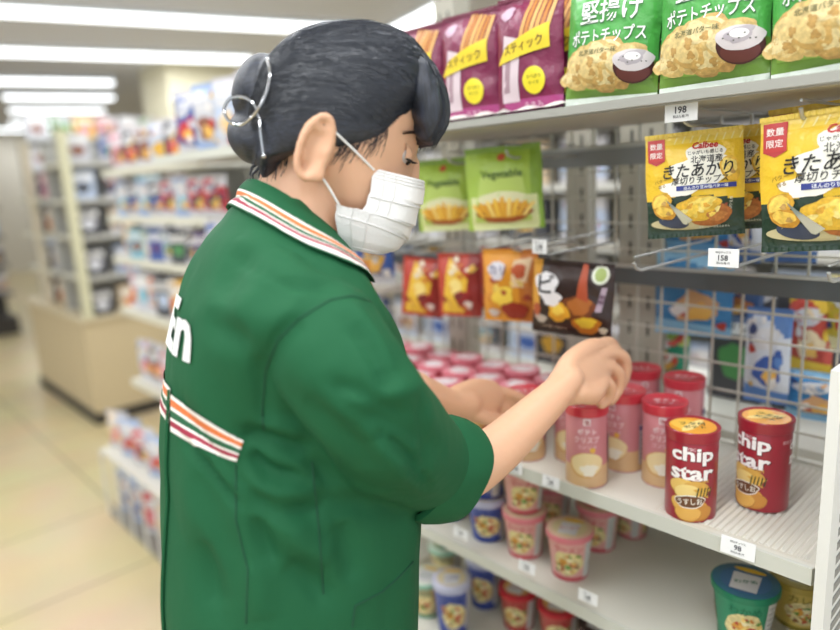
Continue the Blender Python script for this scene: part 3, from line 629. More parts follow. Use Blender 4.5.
def lid_tub(b, T, R):
    b.ell(T, 0, 0, R*.70, R*.55, ink('#f1e4e6'), .0002, 0, .08); b.text(T, 'じゃが', 0, .002, .012, ink('#7a4050'), .0005, .05, maxw=.036, rot=.4); b.ell(T, -R*.45, -R*.4, .006, .005, ink('#d8a0aa'), .0004, 0, .1)
TG = 'pink lidded snack tubs massed on the shelf'
TUBM = M('#c9404f', .35); TLID = M('#d97482', .35); 
t1 = None; rnd = random.Random(5)
ORD = ['first', 'second', 'third', 'fourth', 'fifth', 'sixth', 'seventh', 'eighth']
for j, Y in enumerate((.845, .915, .985)):
    for i in range(8):
        X = -.712-.0745*i - (.03 if j == 1 else 0); Z = .9602
        if -1.068 < X < -1.0+.0 and Y > 1.0: continue
        lab = 'pink lidded snack tub, %s from the chip cans in the %s row' % (ORD[i], ['front', 'middle', 'rear'][j])
        loc = (X+rnd.uniform(-.001, .001), Y, Z); rz = rnd.uniform(-.6, .9)
        hs = 1.0 if not (j == 2 and i % 2) else 1.06
        if t1 is None: t1 = make_cup('snack_tub', lab, 'snack tub', TG, .028, .0325, .078, TUBM, TLID, TLID, art_tub, lid_tub, loc, rz)
        else: dup(t1, loc, rz, lab, TG, scale=(1, 1, hs))
# --- noodle cups
def noodle_spec(c_top, c_mid, c_rim, c_lid, lidpic, txt, seed=0):
    body = M(c_mid, .4)
    def art(b, S, H):
        for c in (-.075, .0, .075):
            b.ell(S, c, H*.42, .025, H*.27, food('#e0cf94'), .0006, 0, .05, seed=seed)
            rq = random.Random(seed*7)
            for k in range(22): b.ell(S, c+rq.uniform(-.022, .022), H*rq.uniform(.22, .62), rq.uniform(.002, .0055), rq.uniform(.0015, .004), food(rq.choice(['#e9c670', '#c9823a', '#b8442f', '#6d8f3e', '#f0e2b0', '#d9a04a', '#8a5a30'])), .0009+k*.00003, rq.uniform(-1, 1), .2, n=10, rings=2, seed=k)
            b.ell(S, c-.008, H*.45, .007, .006, ink('#d99a3c'), .001, 0, .15, seed=seed); b.ell(S, c+.008, H*.40, .006, .005, ink('#c4523a'), .001, 0, .15); b.ell(S, c, H*.34, .005, .004, ink('#6f9a48'), .001, 0, .15); b.ell(S, c+.002, H*.50, .005, .0035, ink('#f3e6b8'), .0012, 0, .2)
            b.text(S, txt, c, H*.74, .012, ink(c_top), .001, .05, maxw=.044)
        b.quad(S, [(.026, H*.08), (.042, H*.08), (.044, H*.88), (.028, H*.88)], ink('#d9d6d2'), .0012, 5, 5)
        for k in range(7): b.text(S, '熱湯三分', .035, H*(.78-.1*k), .0035, ink('#8b8785'), .0016, maxw=.012)
        b.quad(S, [(-.118, .001), (.118, .001), (.118, H*.10), (-.118, H*.10)], ink(c_top), .0004, 60, 1)
    def lidart(b, T, R):
        b.ell(T, 0, 0, R*.78, R*.78, ink(lidpic), .0002); b.quad(T, [(-R*.5, -R*.55), (R*.3, -R*.7), (R*.5, R*.3), (-R*.35, R*.45)], ink('#d4d2d6'), .0005, 3, 3)
        b.text(T, txt, 0, -R*.1, .009, ink(c_top), .0009, .04, maxw=R*.9, rot=.15); b.ell(T, R*.15, R*.6, R*.5, R*.13, ink('#e3b93c'), .0007, -.2)
    return dict(col=body, rim=M(c_rim, .35), top=M(c_lid, .35), art=art, lidart=lidart)
def noodle(spec, label, loc, rz, group=None, H=.081, r0=.0285, r1=.0365):
    return make_cup('noodle_cup', label, 'noodle cup', group, r0, r1, H, spec['col'], spec['rim'], spec['top'], spec['art'], spec['lidart'], loc, rz)
pink = noodle_spec('#c8525e', '#dfa59c', '#dd7f88', '#e2c2a8', '#d9cba0', 'ラーメン', 1)
blue = noodle_spec('#2a3f8c', '#4c5aa0', '#b9bcd4', '#c9c6d6', '#d7c9a6', 'しお味', 2)
red = noodle_spec('#b81f2a', '#b8564a', '#c1222c', '#b83040', '#d9a86a', 'みそ味', 3)
green = noodle_spec('#15704e', '#2f8a64', '#1f7a58', '#3b6b86', '#416a94', 'わかめ', 4)
yellow = noodle_spec('#8a7a2a', '#cdb35a', '#b9a04a', '#c9b878', '#d9cfa0', 'カレー', 5)
pale = noodle_spec('#2f8a6a', '#b5a37a', '#8fc0a6', '#dfe3d6', '#d8dccf', 'うどん', 6)
ZL = .7602
PN = 'noodle cups on the shelf below the chip cans'
pz = lambda px, py, z=ZL, dy=.029: (lambda q: (q.x+VHH.x*dy, q.y+VHH.y*dy, z))(onplane(px, py, V((0, 0, z)), V((0, 0, 1))))
a = noodle(pink, 'pink noodle cup standing alone in front, below the pink chip cans', pz(574, 582), radians(30), PN)
b1 = pz(528, 560)
dup(a, b1, radians(22), 'pink noodle cup at the bottom of the front stack of two', PN)
dup(a, (b1[0]-.002, b1[1]+.002, ZL+.0835), radians(40), 'pink noodle cup on top of the front stack of two', PN)
c3 = noodle(blue, 'blue and yellow noodle cup just right of the rolled sleeve', pz(490, 543), radians(40), PN)
dup(c3, (pz(490, 543)[0]-.002, pz(490, 543)[1]+.004, ZL+.0835), radians(10), 'blue and yellow noodle cup stacked directly under the forearm', PN)
q = pz(606, 560, dy=.05); dup(a, q, radians(10), 'pink noodle cup in the second row, right of the lone pink one', PN)
dup(a, (q[0]-.003, q[1]+.003, ZL+.0835), radians(60), 'pink noodle cup on top of the second row stack', PN)
q = pz(640, 545, dy=.05); dup(a, (q[0]+.005, 1.02, ZL), radians(-20), 'pink noodle cup deep in the shade at the back of the shelf', PN, scale=(.85, .85, .7))
dup(a, (-.70, .96, ZL), radians(20), 'pink noodle cup behind the front stack, deeper on the shelf', PN); dup(a, (-.70, .96, ZL+.0835), radians(50), 'pink noodle cup atop the deeper stack behind the front one', PN)
noodle(green, 'green noodle cup with a dark blue lid standing under the price tag', pz(757, 655, dy=.040), radians(22), PN, H=.086, r0=.032, r1=.042)
noodle(yellow, 'yellow noodle cup near the white end panel', (-.270, .965, ZL), radians(30), PN, H=.072, r0=.030, r1=.037)
dup(c3, (-.865, .85, ZL), radians(30), 'blue noodle cup on the shelf just under the rolled sleeve edge', PN)
ZB = .5352
PB = 'noodle cups on the lowest visible shelf'
pb = lambda px, py, z=ZB, dy=.0: (lambda q: (q.x, q.y+dy, ZB))(onplane(px, py, V((0, 0, z+.083)), V((0, 0, 1))))
k1 = noodle(blue, 'blue noodle cup below, with the yellow crescent lid, right of the green pale cup', pb(484, 566), radians(30), PB); k1.scale = (1, 1, 1.35)
k1s = k1; q = pb(452, 590); dup(k1, q, radians(50), 'blue and red noodle cup at the front edge beside the jacket hem', PB)
k2 = noodle(red, 'red noodle cup on the lowest shelf, left of the other red one', pb(518, 586), radians(22), PB)
dup(k2, pb(558, 602), radians(32), 'red noodle cup on the lowest shelf, right of the other red one', PB)
q = pb(426, 574); k3 = noodle(pale, 'pale green noodle cup with a white lid nearest the jacket', q, radians(30), PB)
dk = noodle_spec('#2a1a1a', '#3d2a28', '#3a2422', '#3a2a2a', '#4a3230', 'そば', 7)
dup(k2, (-.60, 1.03, ZB), radians(10), 'red noodle cup at the back of the lowest shelf by the dark brown one', PB)
noodle(dk, 'dark brown noodle cup at the end of the lowest row', pb(600, 622), radians(10), PB)
q = pb(424, 548, dy=.03); q2 = (q[0]+.0, .88, ZB); dup(k3, (-1.0+.03, .93, ZB), radians(30), 'pale green noodle cup at the bottom of the far stack', PB); dup(k3, (-.97, .93, ZB+.0835), radians(20), 'pale green noodle cup on top of the far stack near the jacket', PB)
dup(k3, (-.895, 1.03, ZB), radians(30), 'pale green noodle cup behind the blue one', PB); dup(k3, (-.895, 1.03, ZB+.0835), radians(50), 'pale green noodle cup stacked behind the blue one', PB)
dup(k1, (-.815, 1.02, ZB), radians(30), 'blue noodle cup deeper on the lowest shelf', PB); dup(k2, (-.72, 1.03, ZB), radians(30), 'red noodle cup deeper on the lowest shelf', PB)
# --- shelf edge price tags
def shelf_tag(px, py, Y, w_, h_, big, label):
    p = onY(px, py, Y-.0075)
    b = MB(); b.box((-w_/2, -.001, -h_/2), (w_/2, 0, h_/2), PAPER); price_print(b, lambda x, y, h: (x, -.001-h, y), w_, h_, big)
    o = b.build('price_tag', smooth=False, origin=V((0, 0, 0))); o.location = p; o.rotation_euler = (radians(-8), 0, radians(3))
    tag(o, label, 'price tag', 'price tags on the shelf edges')
shelf_tag(738, 548, .774, .040, .022, '98', 'white price tag on the shelf edge below the dark red cans')
shelf_tag(551, 482, .774, .030, .018, '128', 'white price tag on the shelf edge left of the pink chip can')
shelf_tag(516, 468, .774, .024, .018, '128', 'white price tag on the shelf edge beside the forearm')
shelf_tag(461, 533, .779, .032, .018, '148', 'white price tag under the rolled sleeve on the noodle shelf edge')
shelf_tag(527, 567, .779, .032, .018, '148', 'white price tag under the two stacked pink noodle cups')
shelf_tag(588, 597, .779, .032, .018, '148', 'white price tag right below the lone pink noodle cup')
# ------------------------------------------------------------------ the shop worker
BQ = V((-.625, .357, 0))
VH = V((-sin(_y), cos(_y), 0)); RH = V((cos(_y), sin(_y), 0)); UZ = V((0, 0, 1))
_a = radians(65); BF = VH*cos(_a)+RH*sin(_a); BR = BF.cross(UZ)
def BP(x, y, r=0): return onplane(x, y, BQ+BR*r, BR)       # point at a given distance to her right of the body's middle plane
def L(f, r, z): return BQ+BF*f+BR*r+UZ*z
worker = empty('person', BQ, 'shop worker in a green striped jacket and white face mask reaching for a chip can', 'person')
def remesh(b, name, vox, smooth_it=4, fac=.5, post=None, mats=None):
    me = bpy.data.meshes.new(name); me.from_pydata([tuple(V(v)-BQ) for v in b.v], [], b.f); me.update()
    bm = bmesh.new(); bm.from_mesh(me); bmesh.ops.recalc_face_normals(bm, faces=bm.faces); bm.to_mesh(me); bm.free()
    o = bpy.data.objects.new(name, me); COL.objects.link(o)
    md = o.modifiers.new('r', 'REMESH'); md.mode = 'VOXEL'; md.voxel_size = vox; md.adaptivity = 0
    sm = o.modifiers.new('s', 'SMOOTH'); sm.iterations = smooth_it; sm.factor = fac
    dg = bpy.context.evaluated_depsgraph_get(); dg.update()
    m2 = bpy.data.meshes.new_from_object(o.evaluated_get(dg)); o.modifiers.clear(); o.data = m2; bpy.data.meshes.remove(me)
    if post:
        ns = [v.normal.copy() for v in m2.vertices]
        for v, n_ in zip(m2.vertices, ns):
            c = v.co+BQ; v.co = post(c, n_)-BQ
    m2.polygons.foreach_set('use_smooth', [True]*len(m2.polygons))
    m2.materials.clear()
    for mt in (mats or b.mats): m2.materials.append(mt)
    m2.polygons.foreach_set('material_index', [0]*len(m2.polygons)); m2.update()
    o.parent = worker
    return o
def bvh(o):
    me = o.data; return BVHTree.FromPolygons([tuple(v.co+BQ) for v in me.vertices], [tuple(p.vertices) for p in me.polygons])
def smoothcurve(pts, n):
    out = []; P_ = [V(p) for p in pts]; m_ = len(P_)-1
    for i in range(n+1):
        t = i/n*m_; k = min(int(t), m_-1); t -= k
        p0, p1, p2, p3 = P_[max(k-1, 0)], P_[k], P_[k+1], P_[min(k+2, m_)]
        out.append(.5*((2*p1)+(-p0+p2)*t+(2*p0-5*p1+4*p2-p3)*t*t+(-p0+3*p1-3*p2+p3)*t**3))
    return out
def limb(b, pts, rs, mat, n=24, flat=None, steps=None):
    k = steps or (len(pts)-1)*5
    c = smoothcurve(pts, k); rr = smoothcurve([V((r if isinstance(r, tuple) else (r, r))+(0,)) for r in rs], k)
    a = None; rings = []
    for i, p in enumerate(c):
        t = (c[min(i+1, k)]-c[max(i-1, 0)]).normalized()
        if a is None: a = (flat - t*flat.dot(t)).normalized() if flat is not None else t.orthogonal().normalized()
        a = (a-t*a.dot(t)).normalized(); q = t.cross(a)
        rings.append((p, a*rr[i].x, q*rr[i].y))
    t0 = (c[1]-c[0]).normalized(); t1 = (c[-1]-c[-2]).normalized()
    def cap(p, t, ra, rb): return [(p+t*ra[1].length*s_, ra[1]*w_, ra[2]*w_) for s_, w_ in ((.45, .86), (.75, .6), (.92, .3), (.97, .05))]
    rings = [x for x in cap(rings[0][0], -t0, rings[0], None)][::-1]+rings+cap(rings[-1][0], t1, rings[-1], None)
    b.loft(rings, mat, n); return c
# materials
SKIN = M('#e0b08f', .45, sss=.12, bump=(90, .12, .002), spec=.4)
def cloth_mat():
    mt = M('#1b5937', .74, spec=.25, bump=((14, 14, 9), .35, .012)); return mt
GREEN = cloth_mat()
# ---- torso rings from the outline at her middle plane
rows = [(660, 171, 415, .175), (630, 171, 415, .17), (560, 169, 415, .150), (500, 169, 416, .138), (430, 169, 414, .130), (380, 171, 406, .134),
        (340, 171, 394, .145), (315, 171, 386, .156), (295, 171, 376, .155), (275, 179, 366, .138), (255, 190, 352, .115), (235, 204, 335, .09), (215, 222, 318, .068), (200, 240, 300, .05)]
rings = []
for (yy, xl, xr, hb) in rows:
    pl = onplane(xl, yy, BQ, VH); pr = onplane(xr, yy, BQ, VH)
    lc = ((pl+pr)/2-BQ).dot(RH); hw = (pr-pl).length/2; z = (pl.z+pr.z)/2
    ha = sqrt(max(hw**2-(hb*.423)**2, .001))/.906; fc = lc/.906
    rings.append((z, fc, ha, hb))
rings.sort()
zb = rings[0][0]
rings = [(zb-.16, rings[0][1], rings[0][2]*1.0, .19)]+rings
def torso_at(z):
    for i in range(len(rings)-1):
        if rings[i][0] <= z <= rings[i+1][0]:
            t = (z-rings[i][0])/(rings[i+1][0]-rings[i][0]); return [lerp(rings[i][k], rings[i+1][k], t) for k in (1, 2, 3)]
    return rings[0][1:] if z < rings[0][0] else rings[-1][1:]
tb = MB()
def se(c, a, b_, z, n=40, p=2.35):
    return [L(c+a*(abs(cos(q))**(2/p))*(1 if cos(q) >= 0 else -1), b_*(abs(sin(q))**(2/p))*(1 if sin(q) >= 0 else -1), z) for q in [2*pi*k/n for k in range(n)]]
o0 = 0
for z, fc, ha, hb in rings:
    tb.v += [tuple(p) for p in se(fc, ha, hb, z)]
n = 40; tb.mi(GREEN)
for i in range(len(rings)-1):
    for k in range(n): tb.f.append([i*n+k, i*n+(k+1) % n, (i+1)*n+(k+1) % n, (i+1)*n+k]); tb.m.append(0)
tb.f.append(list(range(n))[::-1]); tb.m.append(0); tb.f.append([(len(rings)-1)*n+k for k in range(n)]); tb.m.append(0)
# right sleeve (near the viewer)
def D(x, y, d): return at(x, y, d)
sl = [D(318, 332, .612), D(340, 368, .592), D(370, 408, .602), D(396, 437, .648), D(416, 455, .692)]
limb(tb, sl, [.056, .056, .0545, .054, .051], GREEN, 32)
# front of the cuff: a wide mouth reaching forward
limb(tb, [D(390, 434, .648), D(413, 452, .690), D(432, 464, .728)], [.058, .055, .049], GREEN, 32)
limb(tb, [L(-.015, .07, 1.320), L(-.01, .12, 1.30), D(320, 330, .64)], [.046, .052, .058], GREEN, 24)
# left sleeve (far side)
limb(tb, [L(.0, -.13, 1.30), L(.03, -.185, 1.24), L(.11, -.20, 1.14), L(.20, -.17, 1.085), L(.235, -.15, 1.085)], [.062, .064, .058, .052, .047], GREEN, 28)
CREASE = []
def crease(p, n_, a, b_, dep, wid):
    ab = b_-a; t = max(0, min(1, (p-a).dot(ab)/ab.length_squared)); q = a+ab*t; d2 = (p-q).length
    if d2 > wid*3: return p
    e = math.exp(-(d2/wid)**2)*sin(pi*min(1, max(.0, .08+t*.9)))
    return p+n_*dep*e
def fold_line(pts, dep, wid):
    for (x0, y0, d0), (x1, y1, d1) in zip(pts, pts[1:]): CREASE.append((D(x0, y0, d0), D(x1, y1, d1), dep, wid))
FOLDPX = [([(250, 452), (268, 470), (302, 476)], -.006, .008), ([(250, 470), (275, 490), (322, 488)], .004, .008), ([(252, 497), (290, 511), (338, 502)], -.005, .009), ([(186, 440), (212, 472), (240, 502)], -.006, .007), ([(192, 436), (220, 470), (244, 496)], .004, .007), ([(256, 516), (272, 562)], -.005, .009), ([(352, 322), (372, 352), (388, 398)], -.006, .008), ([(330, 386), (370, 398), (412, 420)], -.005, .008), ([(378, 432), (404, 452), (428, 486)], -.006, .007), ([(418, 404), (426, 440), (420, 476)], -.004, .008), ([(340, 520), (352, 580)], -.004, .012), ([(290, 560), (330, 600)], -.005, .012), ([(200, 540), (215, 610)], -.005, .014), ([(236, 262), (290, 282), (330, 286)], -.004, .010), ([(205, 320), (250, 345)], -.004, .014), ([(240, 436), (275, 440), (310, 452)], -.008, .010), ([(262, 425), (300, 438)], .004, .012), ([(262, 330), (262, 380), (265, 440)], -.003, .010), ([(300, 318), (272, 345), (262, 380)], -.003, .010),
          ([(348, 300), (372, 345), (383, 392)], .004, .012), ([(395, 300), (398, 345)], -.004, .010), ([(300, 400), (345, 440), (372, 470)], -.005, .016), ([(345, 405), (420, 385)], .004, .012), ([(180, 400), (210, 455), (240, 500)], -.004, .012), ([(290, 470), (330, 500), (370, 505)], -.004, .012),
          ([(268, 485), (300, 540), (330, 560)], .004, .014), ([(200, 470), (232, 560)], -.003, .016), ([(240, 240), (300, 262)], .003, .014), ([(215, 280), (300, 290)], -.003, .02), ([(330, 395), (395, 425), (440, 450)], -.004, .012), ([(380, 440), (430, 490)], .004, .014), ([(255, 560), (262, 620)], .004, .014), ([(300, 455), (320, 470), (335, 520)], -.004, .01)]
_pre = {}
def post(c, n_):
    if not _pre:
        _pre['x'] = 1
        tree = _pre['t']
    return c
jacket = remesh(tb, 'jacket', .0052, 6, .5)
tree0 = bvh(jacket)
def hit(x, y, tree=None):
    d = ray(x, y).normalized(); r_ = (tree or tree0).ray_cast(CAM, d); return (r_[0], r_[1]) if r_[0] is not None else (None, None)
for pts, dep, wid in FOLDPX:
    q = [hit(p_.x, p_.y)[0] for p_ in smoothcurve([V((x, y, 0)) for x, y in pts], 14)]; q = [k for k in q if k is not None]
    if len(q) > 4: CREASE.append((q, dep, wid, sum(q, V())/len(q), max((k-sum(q, V())/len(q)).length for k in q)+wid*3))
me = jacket.data; ns = [v.normal.copy() for v in me.vertices]
for v, n_ in zip(me.vertices, ns):
    c = v.co+BQ; lo = hi = 0
    for q, dep, wid, cen, rad in CREASE:
        if (c-cen).length > rad: continue
        dist, k = min(((c-p_).length, k) for k, p_ in enumerate(q))
        e = dep*2.1*math.exp(-(dist/wid)**2)*sin(pi*(k+.6)/(len(q)+.2))**.6
        if e < lo: lo = e
        if e > hi: hi = e
    d_ = lo+hi+noise.noise(c*9)*.0045 + noise.noise(V((c.x*22, c.y*22, c.z*12)))*.0022 + abs(noise.noise(V((c.x*14+c.z*9, c.y*14, c.z*6))))*.004
    v.co += n_*d_
me.update(); tree1 = bvh(jacket)
def hit1(x, y): return hit(x, y, tree1)
def radial(theta, z, lift):   # point on the jacket found from the torso axis outwards; theta 0 = spine, + towards her right
    fc, ha, hb = torso_at(z); o_ = L(fc, 0, z); d = (-BF*cos(theta)+BR*sin(theta))
    r_ = tree1.ray_cast(o_+d*.5, -d)
    p = r_[0] if r_[0] is not None else o_+d*ha
    return p+d*lift
def theta_z(x, y):
    p = hit1(x, y)[0]; z = p.z; fc = torso_at(z)[0]; q = p-L(fc, 0, z); return math.atan2(q.dot(BR), -q.dot(BF)), z
CW, CO, CC = M('#ece7df', .7), M('#d9743c', .7), M('#9c2740', .7)
CG = M('#1b5937', .75)
STR = [(0, .13, CW), (.13, .33, CO), (.33, .42, CW), (.42, .62, CG), (.62, .70, CW), (.70, .86, CC), (.86, 1, CW)]
def strmat(v):
    for a_, b_, m_ in STR:
        if a_ <= v < b_: return m_
    return CW
# striped band across the back
TL, TR, BRt, BL = theta_z(172, 394), theta_z(243, 441), theta_z(237, 461), theta_z(172, 431)
b = MB()
def band(u, v):
    top_ = (lerp(172, 243, u), 394+47*u+2*sin(pi*u)); bot_ = (lerp(172, 237, u), 431+30*u+3*sin(pi*u))
    h_, n_ = hit1(lerp(top_[0], bot_[0], v), lerp(top_[1], bot_[1], v)); return h_+n_*.0016
b.grid(band, 40, 50, CW, False, lambda u, v: strmat(v)); 
t2 = theta_z(167, 372); zt, zbm = TL[1]+.006, BL[1]+.006
def band2(u, v): return radial(lerp(TL[0], -1.3, u), lerp(zt, zbm, v), .0019)
b.grid(band2, 50, 50, CW, False, lambda u, v: strmat(v))
b.build('back_stripe', worker, origin=BQ)
# back pleat
b = MB(); pts = [radial(TL[0]-.02, z, .002) for z in [TL[1]+.004-(TL[1]-.80)*i/30 for i in range(31)]]
b.tube(pts, .0022, GREEN, 6); b.build('back_pleat', worker, origin=BQ)
# lettering across the back
nb = theta_z(184, 335)
b = MB()
tR, zR = theta_z(193, 336); arc = [(0, tR)]; pv = radial(tR, zR, 0)
for k in range(1, 90):
    t_ = tR-k*.028; p_ = radial(t_, zR, 0); arc.append((arc[-1][0]+min(.02, (p_-pv).length), t_)); pv = p_
WTXT = min(.34, text_geo('ELEVEn', .03)[2]*.052*1.5)
def SB(x, y, h):   # x runs back from the right end of the word along the cloth
    s_ = max(0, WTXT/2-x); k = 0
    while k < len(arc)-2 and arc[k+1][0] < s_: k += 1
    (a0, t0_), (a1, t1_) = arc[k], arc[k+1]
    return radial(lerp(t0_, t1_, (s_-a0)/max(1e-6, a1-a0)), zR+y, .0026+h)
b.text(SB, 'ELEVEn', 0, .002, .052, M('#efefec', .6), 0, .03, maxw=.34, wide=1.5)
b.build('back_lettering', worker, origin=BQ)
# seams as fine stitched ridges
def seam(pxs, r_=.0010, name='seam'):
    q = []
    for i in range(len(pxs)-1):
        for k in range(14):
            t = k/14; h_, n_ = hit1(lerp(pxs[i][0], pxs[i+1][0], t), lerp(pxs[i][1], pxs[i+1][1], t))
            if h_ is not None and (not q or (h_-q[-1]).length < .05): q.append(h_+n_*.0002)
    if len(q) > 3:
        b = MB(); b.tube(q, r_, M('#0f4a30', .8), 6); b.build(name, worker, origin=BQ)
seam([(330, 300), (300, 318), (278, 340), (266, 370), (262, 410), (264, 432)]); seam([(330, 300), (352, 296), (372, 302)])
seam([(236, 465), (236, 520), (248, 570), (246, 628)]); seam([(312, 462), (318, 520), (324, 600)])
seam([(413, 562), (400, 576), (382, 592), (355, 606), (352, 628)], .0013, 'pocket_edge')
# rolled cuff, a real turned-back tube around the sleeve end
cc = D(452, 474, .745); ce = D(476, 484, .770)
ax = (ce-cc).normalized(); ax = (ax*.93+RT*.25+UP*.10).normalized()
ea = (UP-ax*UP.dot(ax)).normalized(); ea = (ea*cos(.30)+ax.cross(ea)*sin(.30)).normalized(); eb = ax.cross(ea)
c0 = D(427, 464, .722)
b = MB()
prof = [(0.000, .94), (.001, 1.06), (.012, 1.09), (.030, 1.06), (.046, 1.0), (.051, .955), (.050, .91), (.044, .89), (.020, .88), (-.02, .84)]
sg = .0525
def cuf(u, v):
    k = min(len(prof)-1, int(round(v*(len(prof)-1)))); s_, w_ = prof[k]; q = 2*pi*u
    wob = 1+.03*sin(3*q+1)+.02*sin(5*q+s_*60); low = 1+.10*max(0, -cos(q))
    return c0+ax*(s_+.004*sin(2*q))+ea*(cos(q)*sg*1.02*w_*wob*low)+eb*(sin(q)*sg*.92*w_*wob)
b.grid(cuf, 48, len(prof)-1, GREEN, True); b.build('cuff', worker, origin=BQ)
# collar
b = MB()
NT = BP(251, 181); NF = BP(352, 258)
ct = (NT*.52+NF*.48); va = (NF-NT)/2
NB = BP(235, 208); NG = BP(350, 284); cb = NB*.5+NG*.5; vb = (NG-NB)/2
def collar(u, v, off=0):
    q = pi*2*(u*.94+.03)-pi   # 0 at the nape, +-pi at the front
    k = v; c_ = ct*(1-k)+cb*k; a_ = va*(1-k)+vb*k; rr = lerp(.060, .098, k)+off
    roll = .010*sin(pi*min(1, k*1.2))
    dz = -.012*(sin(q/2)**2)*k*0
    s_ = 1+off/.07
    p = c_ - a_*cos(q)*s_*(1+roll/.08*.5) + BR*sin(q)*(rr+roll) + UZ*(-.012*abs(sin(q))*k + .006*abs(sin(q))*(1-k))
    loc, nn, ii, dd = tree1.find_nearest(p); s2 = (p-loc).dot(nn); need = .0045+off*.8
    if s2 < need and dd < .05: p = p.lerp(loc+nn*need, min(1, k*2.2))
    return p
def cmat(u, v):
    if v < .42 or v > .95: return GREEN
    return strmat((v-.42)/.53)
b.grid(lambda u, v: collar(u, v), 72, 48, GREEN, False, cmat)
b.grid(lambda u, v: collar(1-u, v, -.004), 72, 12, GREEN)
b.grid(lambda u, v: collar(u, 0, -.004*v), 72, 1, GREEN); b.grid(lambda u, v: collar(1-u, 1, -.004*v), 72, 1, GREEN)
b.grid(lambda u, v: collar(0, 1-u, -.004*v), 12, 1, GREEN); b.grid(lambda u, v: collar(1, u, -.004*v), 12, 1, GREEN)
b.build('collar', worker, origin=BQ)
# ---- head frame
_h = radians(84); HFh = VH*cos(_h)+RH*sin(_h); _pt = radians(17)
HF = (HFh*cos(_pt)-UZ*sin(_pt)).normalized(); HR = HFh.cross(UZ).normalized(); HU = HR.cross(HF).normalized()
if HU.z < 0: HU = -HU
E0 = at(317, 148, .640)-HR*.074
def H(f, r, u): return E0+HF*f+HR*r+HU*u
def HP(x, y, r=0): return onplane(x, y, E0+HR*r, HR)
def hc(p): q = p-E0; return q.dot(HF), q.dot(HR), q.dot(HU)
# skin body: head, neck, trunk, arms and hands in one surface
kb = MB()
sl_ = [(-.086, .078, .010, .012), (-.080, .070, .024, .028), (-.070, .060, .036, .040), (-.056, .052, .047, .049), (-.04, .040, .062, .058), (-.02, .028, .074, .065), (0, .020, .082, .069), (.02, .018, .085, .072), (.05, .017, .086, .074), (.08, .018, .079, .068), (.10, .018, .066, .058), (.115, .018, .048, .042), (.122, .018, .02, .018)]
kb.loft([(H(f_, 0, u_), HF*a_, HR*r_) for u_, f_, a_, r_ in sl_], SKIN, 36)
kb.ellipsoid(H(.086, 0, .045), HF*.016, HR*.040, HU*.028, SKIN)
kb.loft([(H(.100, 0, .018), HF*.008, HR*.006), (H(.104, 0, -.004), HF*.009, HR*.008), (H(.107, 0, -.022), HF*.011, HR*.013), (H(.100, 0, -.036), HF*.008, HR*.012)], SKIN, 14)
kb.ellipsoid(H(.086, 0, -.055), HF*.014, HR*.024, HU*.012, SKIN)
for s_ in (1, -1):
    kb.ellipsoid(H(.072, s_*.036, -.020), HF*.022, HR*.018, HU*.022, SKIN)
    # ear: rim and bowl
    ring = [H(-.001+.0145*cos(q)*(1 if cos(q) < 0 else .9)+.004*sin(q), s_*(.078+.008*(-cos(q)*.5+.5)), .0+.031*sin(q)) for q in [2*pi*k/20 for k in range(21)]]
    kb.tube(ring, .0042, SKIN, 8); kb.ellipsoid(H(.001, s_*.0755, -.001), HF*.0145, HR*.0055, HU*.031, SKIN, 20, 12)
    kb.ellipsoid(H(-.003, s_*.0735, .001), HF*.0145, HR*.0075, HU*.029, SKIN, 20, 12)
    kb.ellipsoid(H(.006, s_*.079, -.024), HF*.008, HR*.005, HU*.010, SKIN, 12, 8)
    kb.tube([H(-.007+.009*cos(q), s_*.0830, .004+.020*sin(q)) for q in [.6+2.6*k/8 for k in range(9)]], .003, SKIN, 8)
    kb.ellipsoid(H(.010, s_*.079, -.003), HF*.005, HR*.005, HU*.006, SKIN, 12, 8)
nk0 = BP(292, 262); nk1 = BP(300, 215)
kb.loft([(L(0, 0, 1.25), BF*.06, BR*.08), (BP(288, 285), BF*.066, BR*.075), (nk0, BF*.060, BR*.062), (nk1, BF*.056, BR*.055), (H(.000, 0, -.03), HF*.056, HR*.055), (H(.005, 0, .01), HF*.05, HR*.05)], SKIN, 28)
fc, ha, hb = torso_at(1.1)
kb.loft([(L(fc, 0, .86), BF*.085, BR*.11), (L(fc, 0, 1.0), BF*.08, BR*.085), (L(fc, 0, 1.15), BF*.08, BR*.085), (L(.0, 0, 1.24), BF*.06, BR*.08)], SKIN, 24)
# right arm
limb(kb, [L(0, .10, 1.26), D(335, 360, .60), D(385, 420, .635), D(436, 474, .745)], [.030, .032, .034, .034], SKIN, 20)
fa = limb(kb, [D(440, 480, .752), D(468, 470, .775), D(500, 447, .806), D(530, 419, .838), D(553, 397, .862), D(568, 382, .882)], [.034, .033, .0300, (.0262, .0262), (.0238, .0225), (.0250, .0200)], SKIN, 24)
limb(kb, [D(562, 388, .875), D(577, 379, .897), D(594, 368, .923)], [(.026, .018), (.034, .018), (.034, .015)], SKIN, 24, flat=(D(590, 402, .905)-D(580, 352, .915)))
limb(kb, [D(563, 380, .878), D(571, 361, .895), D(590, 348, .925), D(602, 345, .940)], [.018, .014, .0135, .010], SKIN, 14)
limb(kb, [D(577, 392, .880), D(592, 393, .895), D(602, 384, .912)], [.016, .015, .010], SKIN, 14)
def finger(pts, r0, r1): limb(kb, [D(*p) for p in pts], [lerp(r0, r1, i/(len(pts)-1)) for i in range(len(pts))], SKIN, 12)
finger([(588, 353, .925), (602, 344, .943), (612, 344, .958), (618, 359, .972), (614, 378, .975)], .0105, .0078)
finger([(592, 360, .92), (610, 353, .943), (624, 358, .957), (625, 375, .968), (617, 392, .965)], .0108, .0080)
finger([(593, 370, .915), (609, 367, .935), (619, 374, .946), (619, 388, .955), (611, 401, .952)], .0102, .0076)
